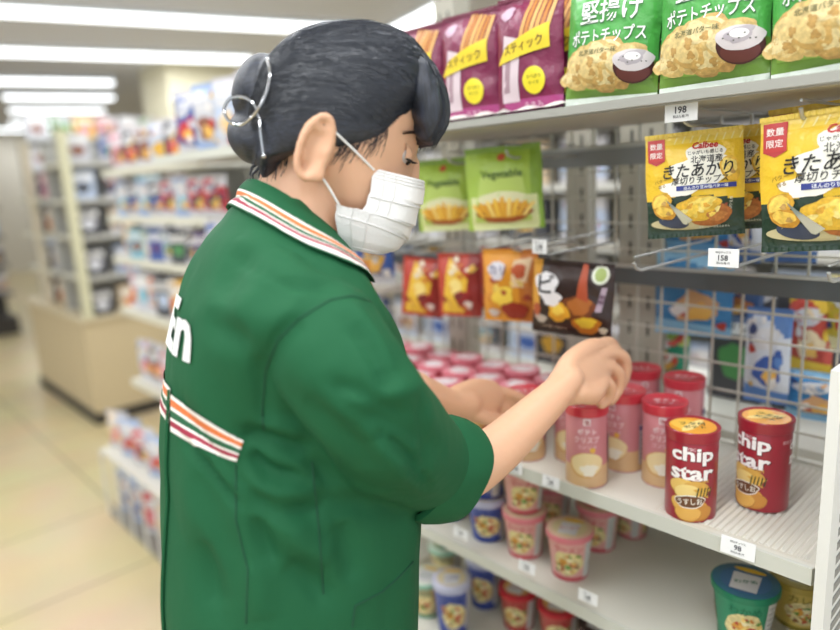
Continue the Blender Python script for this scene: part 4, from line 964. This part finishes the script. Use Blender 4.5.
finger([(590, 382, .905), (603, 381, .918), (611, 387, .927), (609, 398, .934), (602, 405, .934)], .0092, .0068)
finger([(572, 382, .895), (576, 392, .915), (585, 398, .932), (596, 399, .945)], .012, .0085)
# left arm
limb(kb, [L(0, -.12, 1.27), L(.05, -.18, 1.2), L(.16, -.18, 1.10), D(415, 393, .93)], [.04, .042, .036, .032], SKIN, 18)
limb(kb, [D(405, 392, .92), D(428, 398, .945), D(450, 404, .97), D(468, 404, .99)], [.031, .028, .0225, .023], SKIN, 18)
limb(kb, [D(458, 404, .98), D(474, 400, 1.0), D(488, 398, 1.015)], [(.030, .017), (.033, .016), (.030, .014)], SKIN, 18, flat=UP)
finger([(480, 392, 1.01), (496, 391, 1.025), (512, 394, 1.035), (529, 402, 1.04)], .0100, .0072)
finger([(482, 396, 1.015), (500, 397, 1.035), (511, 403, 1.045), (508, 413, 1.05)], .0100, .0075)
finger([(481, 401, 1.02), (498, 404, 1.035), (506, 411, 1.04), (499, 418, 1.04)], .0095, .0075)
finger([(479, 407, 1.02), (492, 411, 1.03), (498, 418, 1.03), (490, 422, 1.03)], .0085, .0068)
finger([(468, 411, .985), (481, 417, .99), (492, 420, 1.0), (504, 418, 1.01)], .0115, .0082)
body = remesh(kb, 'body', .0030, 3, .5)
# a touch of warm colour where ears and knuckles are
tree_b = bvh(body)
# ---- eyes (lowered lids, lashes)
EC = (.0830, .032, .0165)
b = MB()
for s_ in (1, -1):
    b.ellipsoid(H(EC[0], s_*EC[1], EC[2]), HF*.0120, HR*.0120, HU*.0110, M('#cfc6c0', .3)); b.ellipsoid(H(EC[0]+.0090, s_*.033, EC[2]-.004), HF*.0038, HR*.0055, HU*.0050, M('#20140f', .2))
    b.build('eye', worker, origin=BQ); b = MB()
for s_ in (1, -1):
    b = MB(); b.grid(lambda u, v: H(EC[0]+.0134*cos(-.25+v*1.5)*cos((u-.5)*2.4), s_*(EC[1]+.0142*sin((u-.5)*2.4)), EC[2]+.0128*sin(-.25+v*1.5)), 16, 10, SKIN)
    b.build('eyelid', worker, origin=BQ)
LA = M('#1d1716', .6)
for s_ in (1, -1):
    b = MB(); lp = lambda u, k=1: H(EC[0]+.0139*cos(-.25)*cos(u), s_*(EC[1]+.0146*sin(u)), EC[2]-.0034)
    for k in range(17):
        u = (k/16-.5)*2.2; p0 = lp(u); b.tube([p0, p0+HF*.003+HR*s_*.003*sin(u)-HU*.0018, p0+HF*.0065+HR*s_*.006*sin(u)-HU*.0010], [.0006, .0005, .0001], LA, 4)
    b.tube([lp(-1.1+2.2*k/12) for k in range(13)], .0009, LA, 5); b.build('eyelash', worker, origin=BQ)
    b = MB()
    for k in range(34):
        t = k/33; p0 = tree_b.find_nearest(H(.1025-.024*t**1.5, s_*(.014+.034*t), .036+.005*sin(pi*t)))[0]; b.tube([p0, p0+HU*.002+HR*s_*.006-HF*.001*t], [.0007, .0003], LA, 4)
    b.build('eyebrow', worker, origin=BQ)
# ---- hair
def hair_mat(dirn):
    mt = bpy.data.materials.new('black_hair'); mt.use_nodes = True; nt = mt.node_tree; bs = nt.nodes['Principled BSDF']
    tc = nt.nodes.new('ShaderNodeTexCoord'); mp = nt.nodes.new('ShaderNodeMapping'); no = nt.nodes.new('ShaderNodeTexNoise'); no.inputs['Detail'].default_value = 5; no.inputs['Scale'].default_value = 1
    mp.vector_type = 'TEXTURE'
    X, Yv, Z = dirn
    mt3 = Matrix((X, Yv, Z)).transposed(); mp.inputs['Rotation'].default_value = mt3.to_euler(); mp.inputs['Scale'].default_value = (.05, .0016, .0016)
    nt.links.new(tc.outputs['Object'], mp.inputs[0]); nt.links.new(mp.outputs[0], no.inputs['Vector'])
    cr = nt.nodes.new('ShaderNodeValToRGB'); cr.color_ramp.elements[0].color = lin('#14171f'); cr.color_ramp.elements[1].color = lin('#323848'); cr.color_ramp.elements[0].position = .35; cr.color_ramp.elements[1].position = .75
    nt.links.new(no.outputs['Fac'], cr.inputs[0]); nt.links.new(cr.outputs[0], bs.inputs['Base Color'])
    bp = nt.nodes.new('ShaderNodeBump'); bp.inputs['Strength'].default_value = .35; bp.inputs['Distance'].default_value = .0012
    nt.links.new(no.outputs['Fac'], bp.inputs['Height']); nt.links.new(bp.outputs[0], bs.inputs['Normal'])
    bs.inputs['Roughness'].default_value = .46; bs.inputs['Specular IOR Level'].default_value = .7; return mt
pull = (HF*.9+HU*.35).normalized()
HAIR = hair_mat((pull, HR, pull.cross(HR)))
HAIRB = hair_mat(((HU*.95-HF*.3).normalized(), HR, (HU*.95-HF*.3).normalized().cross(HR)))
hb_ = MB()
def rowring(y, xb, xf, r_):
    p0, p1 = HP(xb, y), HP(xf, y); return ((p0+p1)/2, (p1-p0)/2, HR*r_)
hb_.loft([rowring(*q) for q in ((22.5, 338, 362, .010), (26, 316, 382, .028), (33, 299, 398, .045), (44, 283, 414, .060), (58, 270, 425, .071), (75, 258, 430, .079), (95, 251, 426, .083), (112, 249, 414, .0830), (126, 250, 404, .0815), (137, 252, 398, .0800), (145, 254, 388, .0775), (151, 256, 365, .0735), (157, 258, 300, .066), (162, 259, 288, .056), (173, 262, 283, .042), (184, 265, 276, .024))], HAIR, 40, pw=2.7)
def lobe(cx, cy, rx, ry, rot, thick):
    c_ = HP(cx, cy); s_ = .00106; rv = RT*cos(rot)+UP*sin(rot); uv = -RT*sin(rot)+UP*cos(rot)
    hb_.ellipsoid(c_, rv*rx*s_, uv*ry*s_, HR*thick, HAIR, 28, 18)
lobe(255, 86, 20, 34, -.38, .046); lobe(251, 139, 21, 28, .55, .048); lobe(258, 112, 18, 20, 0, .040)
hair = remesh(hb_, 'hair', .0030, 4, .5)
# bangs: an overhanging fringe
fb_ = MB()
fb_.loft([rowring(*q) for q in ((36, 385, 398, .018), (44, 384, 411, .034), (55, 385, 423, .048), (72, 388, 436, .058), (92, 390, 445, .063), (112, 400, 447.5, .065), (127, 405, 445, .064), (138, 409, 439, .060), (145, 414, 432, .052))], HAIRB, 36)
bangs = remesh(fb_, 'bangs', .0030, 3, .5)
me = bangs.data
for v in me.vertices:
    f_, r_, u_ = hc(v.co+BQ); k = min(1, max(0, .05-u_)/.04)
    ang = math.atan2(r_, f_-.05); v.co += HU*(.006*sin(ang*23)+.004*sin(ang*51+1))*k*.7 + HF*(.0012*sin(ang*40))
me.update()
# loose strands
b = MB(); th = bvh(hair); rs = random.Random(11)
def strand(p0, p1, bend, r_=.00035, lift=.0007, tr=None, n_=9):
    pts = []
    for k in range(n_):
        t = k/(n_-1); p = p0.lerp(p1, t)+bend*sin(pi*t); loc, nn, ii, dd = (tr or th).find_nearest(p); 
        if loc is None: continue
        pts.append(loc+nn*lift)
    if len(pts) > 3: b.tube(pts, [r_*(1 if 0 < i < len(pts)-1 else .4) for i in range(len(pts))], M('#262a33', .35, spec=.7), 4, False)
bunp = HP(262, 112, .045)
for k in range(420):
    a_ = rs.uniform(.15, 1.0); st_ = H(rs.uniform(.02, .10), rs.uniform(.02, .09), rs.uniform(.03, .14)); strand(st_, bunp+HU*rs.uniform(-.02, .05)+HR*rs.uniform(-.01, .02), HU*.02*rs.random())
for k in range(26):   # nape wisps
    x0 = rs.uniform(258, 300); st_ = HP(x0, rs.uniform(140, 165), .045); en = HP(x0-8+rs.uniform(-6, 6), rs.uniform(172, 192), .042); b.tube([st_, st_.lerp(en, .5)+HR*.004, en], [.0004, .0004, .0001], M('#262a33', .35, spec=.7), 4, False)
for (x0, y0, x1, y1) in ((268, 160, 262, 190), (262, 165, 254, 184), (262, 165, 268, 186), (264, 160, 250, 176)):
    p0, p1 = HP(x0, y0, .01), HP(x1, y1, .01); b.tube([p0, p0.lerp(p1, .5)+RT*(-.006), p1], [.0018, .0014, .0003], M('#262a33', .35, spec=.7), 6)
tb_ = bvh(body)
for k in range(110):   # fine hair over the temple and cheek
    f0 = rs.uniform(.022, .075); p0 = HP(317+f0*980, 140-(f0-.022)*240+rs.uniform(-5, 3), .066); p1 = p0+HF*rs.uniform(-.008, .004)-HU*rs.uniform(.010, .036)*(.4+rs.random()*.6); strand(p0, p1, HF*.003, .00020, .0004, tb_)
b.build('loose_strands', worker, origin=BQ)
b = MB()
for k in range(130):
    ang = rs.uniform(-1.2, 1.3); R_ = .060; a0, a1, a2 = rowring(60, 385, 424, .050); p0 = a0+a1*cos(ang)+a2*sin(ang); a0, a1, a2 = rowring(rs.uniform(136, 144), 409, 438, .060); p1 = a0+a1*cos(ang)+a2*sin(ang); strand(p0, p1, HF*.018, .0005, .0006, bvh(bangs) if k == 0 else _pre.setdefault('tb', bvh(bangs)))
    q = p1+HU*.012; b.tube([q, p1+HU*.003-HF*.001, p1-HU*rs.uniform(.002, .009)-HF*.003], [.0007, .0006, .0001], M('#262a33', .35, spec=.7), 4)
b.build('fringe_strands', worker, origin=BQ)
# hair claw clip, chrome wire
b = MB(); CH = M('#cfd0d2', .12, 1.0)
cl = [(268, 60), (270, 72), (268, 88), (262, 103), (252, 117), (240, 125), (229, 121), (224, 110), (230, 99), (243, 97), (254, 104), (259, 116), (261, 134), (264, 156)]
rr_ = [.040, .044, .046, .048, .048, .044, .040, .036, .038, .044, .048, .050, .050, .046]
pc = smoothcurve([V((x, y, 0)) for x, y in cl], 84); dep = []
for p_ in pc:
    h_, n_ = hit(p_.x, p_.y, th); dep.append((h_-CAM).dot(FW) if h_ is not None and (h_-E0).length < .16 else None)
base = min(d_ for d_ in dep if d_ is not None); dep = [d_ if d_ is not None else base+.018 for d_ in dep]
dep = [min(dep[max(0, i-5):i+6])-.0022 for i in range(len(dep))]
for _ in range(6): dep = [(dep[max(0, i-1)]+dep[i]+dep[min(len(dep)-1, i+1)])/3 for i in range(len(dep))]
b.tube([D(p_.x, p_.y, d_) for p_, d_ in zip(pc, dep)], .0016, CH, 8)
for i in (0, 84): b.ellipsoid(D(pc[i].x, pc[i].y, dep[i]), HF*.0026, HR*.0026, HU*.0026, CH, 10, 8)
b.build('hair_clip', worker, origin=BQ)
# ---- face mask
MK = M('#e9e7e4', .75, bump=(260, .25, .002), spec=.2); MK2 = M('#dddbd8', .8)
#   rows: back edge px (x,y) and front edge px (middle plane), r of the back edge
mrow = [((374, 168), (423, 181)), ((372, 180), (422, 191)), ((370, 192), (419, 203)), ((367, 204), (415, 214)), ((362, 210), (412, 224)), ((346, 207), (409, 231)), ((336, 204), (406, 238)), ((336, 220), (402, 243)), ((338, 235), (396, 248)), ((341, 247), (385, 251))]
mr = [.058, .061, .063, .065, .066, .067, .068, .066, .061, .054]
def mask(u, v, off=0):
    # u -1..1 from right edge round the front to the left edge
    t = v*(len(mrow)-1); k = min(int(t), len(mrow)-2); t -= k; s_ = abs(u)
    (bx, by), (fx, fy) = [tuple(lerp(mrow[k][i][j], mrow[k+1][i][j], t) for j in (0, 1)) for i in (0, 1)]
    rb = lerp(mr[k], mr[k+1], t); 
    pb_ = hc(HP(bx, by, rb)); pf = hc(HP(fx, fy, 0))
    e = s_; ff = lerp(pf[0], pb_[0], 1-sqrt(max(0, 1-e**2.2)) if e < 1 else 1); uu = lerp(pf[2], pb_[2], e**1.1)
    rr = rb*sin(e*pi/2)**.9
    ple = .0034*((v*4.2) % 1.0)
    return H(ff+off+ple*(1-e*.5), rr*(1 if u >= 0 else -1)*(1+off*6), uu)
b = MB(); b.grid(lambda u, v: mask(1-2*u, v), 60, 54, MK); b.grid(lambda u, v: mask(2*u-1, v, -.0012), 40, 27, MK)
for vv in (.02, .05, .08, .97):
    b.tube([mask(1-2*k/50, vv, .0006) for k in range(51)], .0005, MK2, 5)
for vv in (.26, .50, .74): b.tube([mask(1-2*k/50, vv, .0012) for k in range(51)], .0008, MK2, 5)
for uu in (.985, .93, -.985, -.93): b.tube([mask(uu, k/40, .0007) for k in range(41)], .0006, MK2, 5)
b.build('face_mask', worker, origin=BQ)
b = MB(); CD = M('#f1efec', .7)
for s_ in (1, -1):
    q = [(V(hc(HP(374, 170, .060)))), (V(hc(HP(356, 152, .071)))), (V(hc(HP(334, 131, .080)))), (V(hc(HP(322, 118, .082)))), (V(hc(HP(308, 124, .080)))), (V(hc(HP(306, 150, .078)))), (V(hc(HP(318, 172, .078)))), (V(hc(HP(328, 186, .074)))), (V(hc(HP(339, 205, .069))))]
    q1 = [H(a_.x, s_*a_.y, a_.z) for a_ in q]
    b.tube(smoothcurve(q1[:3], 16), .0012, CD, 8); b.tube(smoothcurve(q1[6:], 12), .0012, CD, 8)
    b.tube(smoothcurve([q1[2], H(.0, s_*.070, .030), H(-.014, s_*.066, .02), H(-.016, s_*.064, -.005), H(-.004, s_*.066, -.026), q1[6]], 24), .0012, CD, 8)
b.build('ear_loop', worker, origin=BQ)
# ---- trousers, shoes (below the picture)
tr = MB(); TM = M('#26272c', .8); hc0 = rings[0][1]
zt_ = zb-.06
for s_ in (1, -1):
    limb(tr, [L(hc0, s_*.08, zt_), L(hc0, s_*.09, .75), L(hc0+.01, s_*.09, .45), L(hc0-.01, s_*.09, .10)], [(.11, .09), (.085, .085), (.062, .062), (.052, .052)], TM, 20, flat=BF)
remesh(tr, 'trousers', .008, 3, .5)
for s_ in (1, -1):
    b = MB(); b.loft([(L(hc0+f_, s_*.09, z_), BF*a_, BR*w_) for z_, f_, a_, w_ in ((.002, .04, .125, .042), (.02, .04, .13, .045), (.05, .03, .11, .042), (.08, -.01, .06, .038), (.10, -.02, .05, .038))], M('#1c1c1f', .5), 24); b.build('shoe', worker, origin=BQ)
# ------------------------------------------------------------------ rear racks (out of focus)
def rack_shelves(tagname, X0, X1, y0, y1, zs, mat=SH):
    for i, z in enumerate(zs):
        b = MB(); b.box((X0, y0, z-.025), (X1, y1, z), mat); b.box((X0, y0-.006, z-.024), (X1, y0-.0005, z+.003), M('#d6d3c2', .4))
        tag(b.build('rack_shelf', smooth=False, origin=V(((X0+X1)/2, (y0+y1)/2, z-.025))), '%s shelf board of the %s' % (['top', 'second', 'third', 'fourth', 'lowest', 'base'][i], tagname), 'shelf')
CN = {'#c4343c': 'red', '#e4e4ea': 'white', '#b9c6dc': 'pale blue', '#8d5a44': 'brown', '#5a3f74': 'purple', '#3b5ba0': 'blue', '#d9a83a': 'yellow', '#4f8f52': 'green', '#d88f9e': 'pink', '#46464c': 'dark', '#e0c9a8': 'cream', '#d9703a': 'orange', '#7fb7c9': 'aqua'}
TXT = ['とうふ', 'おかし', 'ミルク', '新発売', 'のり', 'せんべい']
_P = {}
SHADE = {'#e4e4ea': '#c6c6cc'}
def pack(c, h_, kind, label, loc, rz, group, w_=.11):
    key = (c, kind, round(h_, 2), round(w_, 2)); 
    if key in _P: return dup(_P[key], loc, rz, label, group)
    other = random.Random(len(_P)).choice(list(CN))
    if kind == 'pouch':
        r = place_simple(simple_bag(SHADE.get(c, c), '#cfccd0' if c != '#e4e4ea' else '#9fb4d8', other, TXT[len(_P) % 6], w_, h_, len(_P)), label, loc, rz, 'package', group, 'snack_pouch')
    else:
        r = empty('product_box', loc, label, 'package', group, rz)
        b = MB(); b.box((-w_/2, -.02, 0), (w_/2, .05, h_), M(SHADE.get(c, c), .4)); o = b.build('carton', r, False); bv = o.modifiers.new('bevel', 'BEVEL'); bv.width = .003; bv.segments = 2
        b = MB(); S = lambda x, y, h: (x, -.0205-h, y); b.ell(S, 0, h_*.4, w_*.3, h_*.18, ink(other), .0004, 0, .08); b.rect(S, -w_*.42, h_*.66, w_*.42, h_*.86, ink('#eeecea'), .0004); b.text(S, TXT[len(_P) % 6], 0, h_*.76, h_*.13, ink(c), .001, .04, maxw=w_*.7); b.build('printed_front', r)
    _P[key] = r; return r
def fill(tagname, group, xs, Y, z, cols, h_, kind, rz, w_, level, along='x', drow=None):
    for i, x in enumerate(xs):
        c = cols[i % len(cols)]; k = kind if isinstance(kind, str) else kind[i % len(kind)]
        loc = (x, Y, z+.0005) if along == 'x' else (Y, x, z+.0005)
        lab = '%s %s, %s from the %s, %s level, %s' % (CN[c], 'pouch' if k == 'pouch' else 'carton', (ORD+['ninth', 'tenth', 'eleventh', 'twelfth'])[i], 'right' if along == 'x' else 'left', level, tagname)
        pack(c, h_*(1+.0*i), k, lab, loc, rz, group, w_)
# near rear rack: same gondola run, seen left of the worker
RN = 'rear rack'; Y0 = .95
rack_shelves('rear rack', -2.93, -1.99, Y0, 1.30, (1.515, 1.33, 1.16, .94, .62))
b = MB(); b.box((-2.93, 1.30, 0), (-1.99, 1.33, 1.5), M('#cdc9bb', .5)); b.box((-2.93, .97, 0), (-1.99, 1.3, .12), M('#4a4743', .6)); tag(b.build('rack_back_panel', smooth=False, origin=V((-2.4, 1.3, 0))), 'pale back panel of the rear rack behind the worker', 'panel')
xs = lambda a, b_, n: [a+(b_-a)*i/(n-1) for i in range(n)]
fill(RN, 'packages on the rear rack', xs(-2.04, -2.85, 7), Y0+.06, 1.515, ['#b9c6dc', '#e4e4ea', '#46464c', '#b9c6dc', '#8d5a44', '#46464c', '#d88f9e'], .155, 'pouch', .35, .125, 'top')
fill(RN, 'packages on the rear rack', xs(-2.04, -2.85, 8), Y0+.05, 1.33, ['#c4343c', '#c4343c', '#e4e4ea', '#c4343c', '#46464c', '#e4e4ea', '#46464c', '#e4e4ea'], .135, 'pouch', .35, .105, 'second')
fill(RN, 'packages on the rear rack', xs(-2.04, -2.85, 9), Y0+.05, 1.16, ['#5a3f74', '#5a3f74', '#46464c', '#46464c', '#b9c6dc', '#3b5ba0', '#4f8f52', '#7fb7c9', '#d9a83a'], .12, ['pouch', 'box'], .3, .09, 'third')
fill(RN, 'packages on the rear rack', xs(-2.04, -2.85, 9), Y0+.05, .94, ['#c4343c', '#d9a83a', '#46464c', '#d9a83a', '#e0c9a8', '#46464c', '#d9703a', '#e4e4ea', '#d88f9e'], .16, ['pouch', 'box'], .3, .095, 'fourth')
fill(RN, 'packages on the rear rack', xs(-2.04, -2.85, 8), Y0+.05, .62, ['#e4e4ea', '#46464c', '#d9703a', '#5a3f74', '#e4e4ea', '#d88f9e', '#46464c', '#b9c6dc'], .18, 'pouch', .3, .11, 'lowest')
fill(RN, 'packages piled low by the rear rack', xs(-2.2, -2.95, 6), .87, .32, ['#e4e4ea', '#d88f9e', '#e4e4ea', '#c4343c', '#e4e4ea', '#e0c9a8'], .17, 'pouch', .4, .13, 'front floor')
b = MB()
b.box((-3.02, .80, .0), (-2.12, .96, .02), M('#8d8a82', .5)); b.box((-3.02, .80, .30), (-2.12, .96, .315), SH)
for i in range(7):
    for y in (.80, .96): b.tube([(-3.02+i*.15, y, 0), (-3.02+i*.15, y, .31)], .006, M('#d9d7cf', .4))
tag(b.build('low_display_stand', smooth=False, origin=V((-2.6, .88, 0))), 'low white display stand on the floor before the rear rack', 'display stand')
fill('low display stand', 'packages piled low by the rear rack', xs(-2.2, -2.92, 6), .87, .02, ['#c4343c', '#e4e4ea', '#e0c9a8', '#c4343c', '#e4e4ea', '#e4e4ea'], .2, 'pouch', .4, .13, 'lower')
# short run between, hidden mostly by the worker
fill('nearer left shelves', 'packages left of the slotted upright', xs(-1.12, -1.85, 7), .85, 1.515, ['#d88f9e', '#e4e4ea', '#c4343c', '#d9a83a', '#b9c6dc', '#e4e4ea', '#3b5ba0'], .18, 'pouch', .3, .1, 'top')
fill('nearer left shelves', 'packages left of the slotted upright', xs(-1.12, -1.85, 7), .90, 1.20, ['#3b5ba0', '#e4e4ea', '#d9a83a', '#b9c6dc', '#c4343c', '#e4e4ea', '#3b5ba0'], .13, 'pouch', .3, .1, 'hanging')
fill('nearer left shelves', 'packages left of the slotted upright', xs(-1.34, -1.85, 5), .86, .9605, ['#d9a83a', '#d88f9e', '#c4343c', '#e4e4ea', '#c4343c'], .10, 'pouch', .3, .1, 'middle')
fill('nearer left shelves', 'packages left of the slotted upright', xs(-1.14, -1.85, 7), .86, .7605, ['#46464c', '#d9a83a', '#c4343c', '#4f8f52', '#e4e4ea', '#c4343c', '#b9c6dc'], .13, 'pouch', .3, .1, 'lower')
# far counter with rack and leaning post
CB = M('#c9b793', .5)
b = MB(); b.box((-5.65, 1.16, .07), (-4.32, 2.4, .66), CB); b.box((-5.66, 1.15, 0), (-4.31, 2.4, .07), M('#35312b', .5)); b.box((-5.67, 1.14, .66), (-4.30, 2.4, .68), M('#d6c8a8', .4))
tag(b.build('counter_base', smooth=False, origin=V((-5, 1.7, 0))), 'beige counter block with a dark kick plate at the end of the aisle', 'counter')
rack_shelves('aisle end rack', -4.75, -4.33, 1.2, 2.4, (1.62, 1.40, 1.18, .93), M('#c2c0b8', .5))
b = MB(); b.box((-4.79, 1.2, .68), (-4.755, 2.4, 1.75), M('#a9a8a2', .6)); tag(b.build('rack_back_panel', smooth=False, origin=V((-4.76, 1.8, .68))), 'grey centre panel of the aisle end rack', 'panel')
upright(-4.33, 1.2, .06, .05, .68, 1.8, 'cream corner post of the aisle end rack', M('#cfcbab', .5), False)
upright(-5.2, 1.2, .06, .05, .68, 1.8, 'cream far post of the aisle end rack', M('#cfc6b0', .5), False)
GE = 'packages on the aisle end rack'
for z, lv, cl in ((.93, 'fourth', ['#46464c', '#e4e4ea', '#46464c', '#4f8f52', '#46464c', '#e4e4ea']), (1.18, 'third', ['#46464c', '#e0c9a8', '#e4e4ea', '#46464c', '#7fb7c9', '#e4e4ea']), (1.40, 'second', ['#b9c6dc', '#46464c', '#7fb7c9', '#8d5a44', '#e4e4ea', '#46464c']), (1.62, 'top', ['#e4e4ea', '#3b5ba0', '#b9c6dc', '#e4e4ea', '#4f8f52', '#d9a83a'])):
    fill('aisle end rack', GE, xs(1.30, 2.3, 6), -4.40, z, cl, .17, ['box', 'pouch'], radians(90)-.2, .14, lv, 'y')
fill('counter block top', GE, xs(1.30, 2.2, 6), -4.38, .68, ['#46464c', '#e0c9a8', '#e4e4ea', '#46464c', '#e4e4ea', '#d9a83a'], .16, 'box', radians(90), .13, 'base', 'y')
rack_shelves('counter side rack', -5.6, -4.85, 1.2, 1.5, (1.42, 1.18, .93), M('#bdbab0', .5))
for z, lv, cl in ((.68, 'base', ['#46464c', '#e0c9a8', '#46464c', '#8d5a44']), (.93, 'lower', ['#46464c', '#e4e4ea', '#46464c', '#b9c6dc']), (1.18, 'middle', ['#46464c', '#e0c9a8', '#46464c', '#e4e4ea']), (1.42, 'top', ['#e4e4ea', '#d88f9e', '#46464c', '#e4e4ea'])):
    fill('counter side rack', 'packages on the counter side rack', xs(-4.92, -5.5, 4), 1.28, z, cl, .16, 'box', 0, .13, lv)
# dark wall shelving at the far left, tall racks at the end of the store
DG = M('#6f6a64', .6)
def big_rack(nm, X0, X1, y0, y1, zs, face, cols, mat, h_=.2, n=7, w_=.2, ztop=1.8, backmat='#8b867c'):
    r = empty('tall_rack', ((X0+X1)/2, (y0+y1)/2, 0), 'tall shelving rack, the %s' % nm, 'rack')
    cx, cy = (X0+X1)/2, (y0+y1)/2; b = MB(); b.box((X0-cx, y0-cy, 0), (X1-cx, y1-cy, .18), M('#3f3a35', .6))
    if face == 'x': b.box((X0-cx, y0-cy, .18), (X0-cx+.04, y1-cy, ztop), M(backmat, .6))
    else: b.box((X0-cx, y1-cy-.04, .18), (X1-cx, y1-cy, ztop), M(backmat, .6))
    b.build('frame', r, False)
    for z in zs:
        b = MB(); b.box((X0-cx, y0-cy, z-.03), (X1-cx, y1-cy, z), mat); b.build('shelf', r, False)
    for k, z in enumerate(zs):
        cl = cols[k % len(cols)]; lv = ['lowest', 'second lowest', 'middle', 'second highest', 'highest', 'topmost'][k]
        if face == 'x': fill(nm, 'packages on the '+nm, xs(y0+.12, y1-.12, n), X1-.1, z, cl, h_, ['box', 'pouch'], radians(90), w_, lv, 'y')
        else: fill(nm, 'packages on the '+nm, xs(X1-.12, X0+.12, n), y0+.1, z, cl, h_, ['pouch', 'box'], 0, w_, lv)
big_rack('dark rack at the far left', -8.6, -8.1, -.6, 1.55, (.45, .75, 1.05, 1.35, 1.62), 'x', [['#46464c', '#8d5a44', '#46464c', '#e0c9a8'], ['#46464c', '#b9c6dc', '#46464c', '#46464c'], ['#46464c', '#e0c9a8', '#8d5a44', '#b9c6dc'], ['#b9c6dc', '#46464c', '#e4e4ea', '#46464c'], ['#e4e4ea', '#d9703a', '#e4e4ea', '#b9c6dc']], DG, .2, 8, .2, 1.7, '#5f5b55')
big_rack('back rack under the far lights', -7.6, -7.2, 1.7, 3.9, (.5, .8, 1.1, 1.4, 1.70, 1.98), 'x', [['#46464c', '#b9c6dc', '#e4e4ea', '#46464c'], ['#b9c6dc', '#e4e4ea', '#46464c', '#7fb7c9'], ['#e4e4ea', '#46464c', '#b9c6dc', '#d88f9e'], ['#7fb7c9', '#3b5ba0', '#e4e4ea', '#46464c'], ['#e4e4ea', '#3b5ba0', '#b9c6dc', '#7fb7c9'], ['#e4e4ea', '#4f8f52', '#d9a83a', '#d88f9e']], M('#b5b6b2', .5), .22, 10, .19, 1.95, '#9fa3a6')
# opposite gondola seen through the wire grid
big_rack('rack across the next aisle', -3.4, .3, 2.5, 2.9, (.5, .82, 1.1, 1.36, 1.62), 'y', [['#46464c', '#b9c6dc', '#e4e4ea', '#3b5ba0', '#e4e4ea', '#46464c', '#c4343c', '#b9c6dc'], ['#e4e4ea', '#3b5ba0', '#46464c', '#b9c6dc', '#d9a83a'], ['#b9c6dc', '#46464c', '#46464c', '#e4e4ea', '#3b5ba0', '#e0c9a8'], ['#46464c', '#e4e4ea', '#b9c6dc', '#e0c9a8'], ['#e4e4ea', '#b9c6dc', '#e0c9a8', '#e4e4ea', '#7fb7c9']], M('#cfcdc4', .5), .2, 12, .24, 1.75, '#a8a69c')
b = MB(); b.box((XR-.76, 1.12, .0), (XR+.2, 1.45, .93), M('#c4c1b6', .5)); b.box((-.98, 1.12, .93), (XR+.2, 1.45, .96), SH)
tag(b.build('shelf_unit', smooth=False, origin=V((-.5, 1.3, 0))), 'pale shelf unit on the far side of the wire grid', 'shelf')
for i, (x, c, h_) in enumerate(((-.93, '#46464c', .12), (-.80, '#e4e4ea', .10), (-.68, '#46464c', .2), (-.50, '#46464c', .2), (-.38, '#46464c', .22), (-.25, '#3b5ba0', .12), (-.12, '#b9c6dc', .14))):  # the dark cartons are added to give the darkness behind the grid
    pack(c, h_, 'box', '%s carton standing on the far side unit, %s from the left' % (CN[c], ORD[i]), (x, 1.30, .961), 0, 'cartons beyond the wire grid', .1)
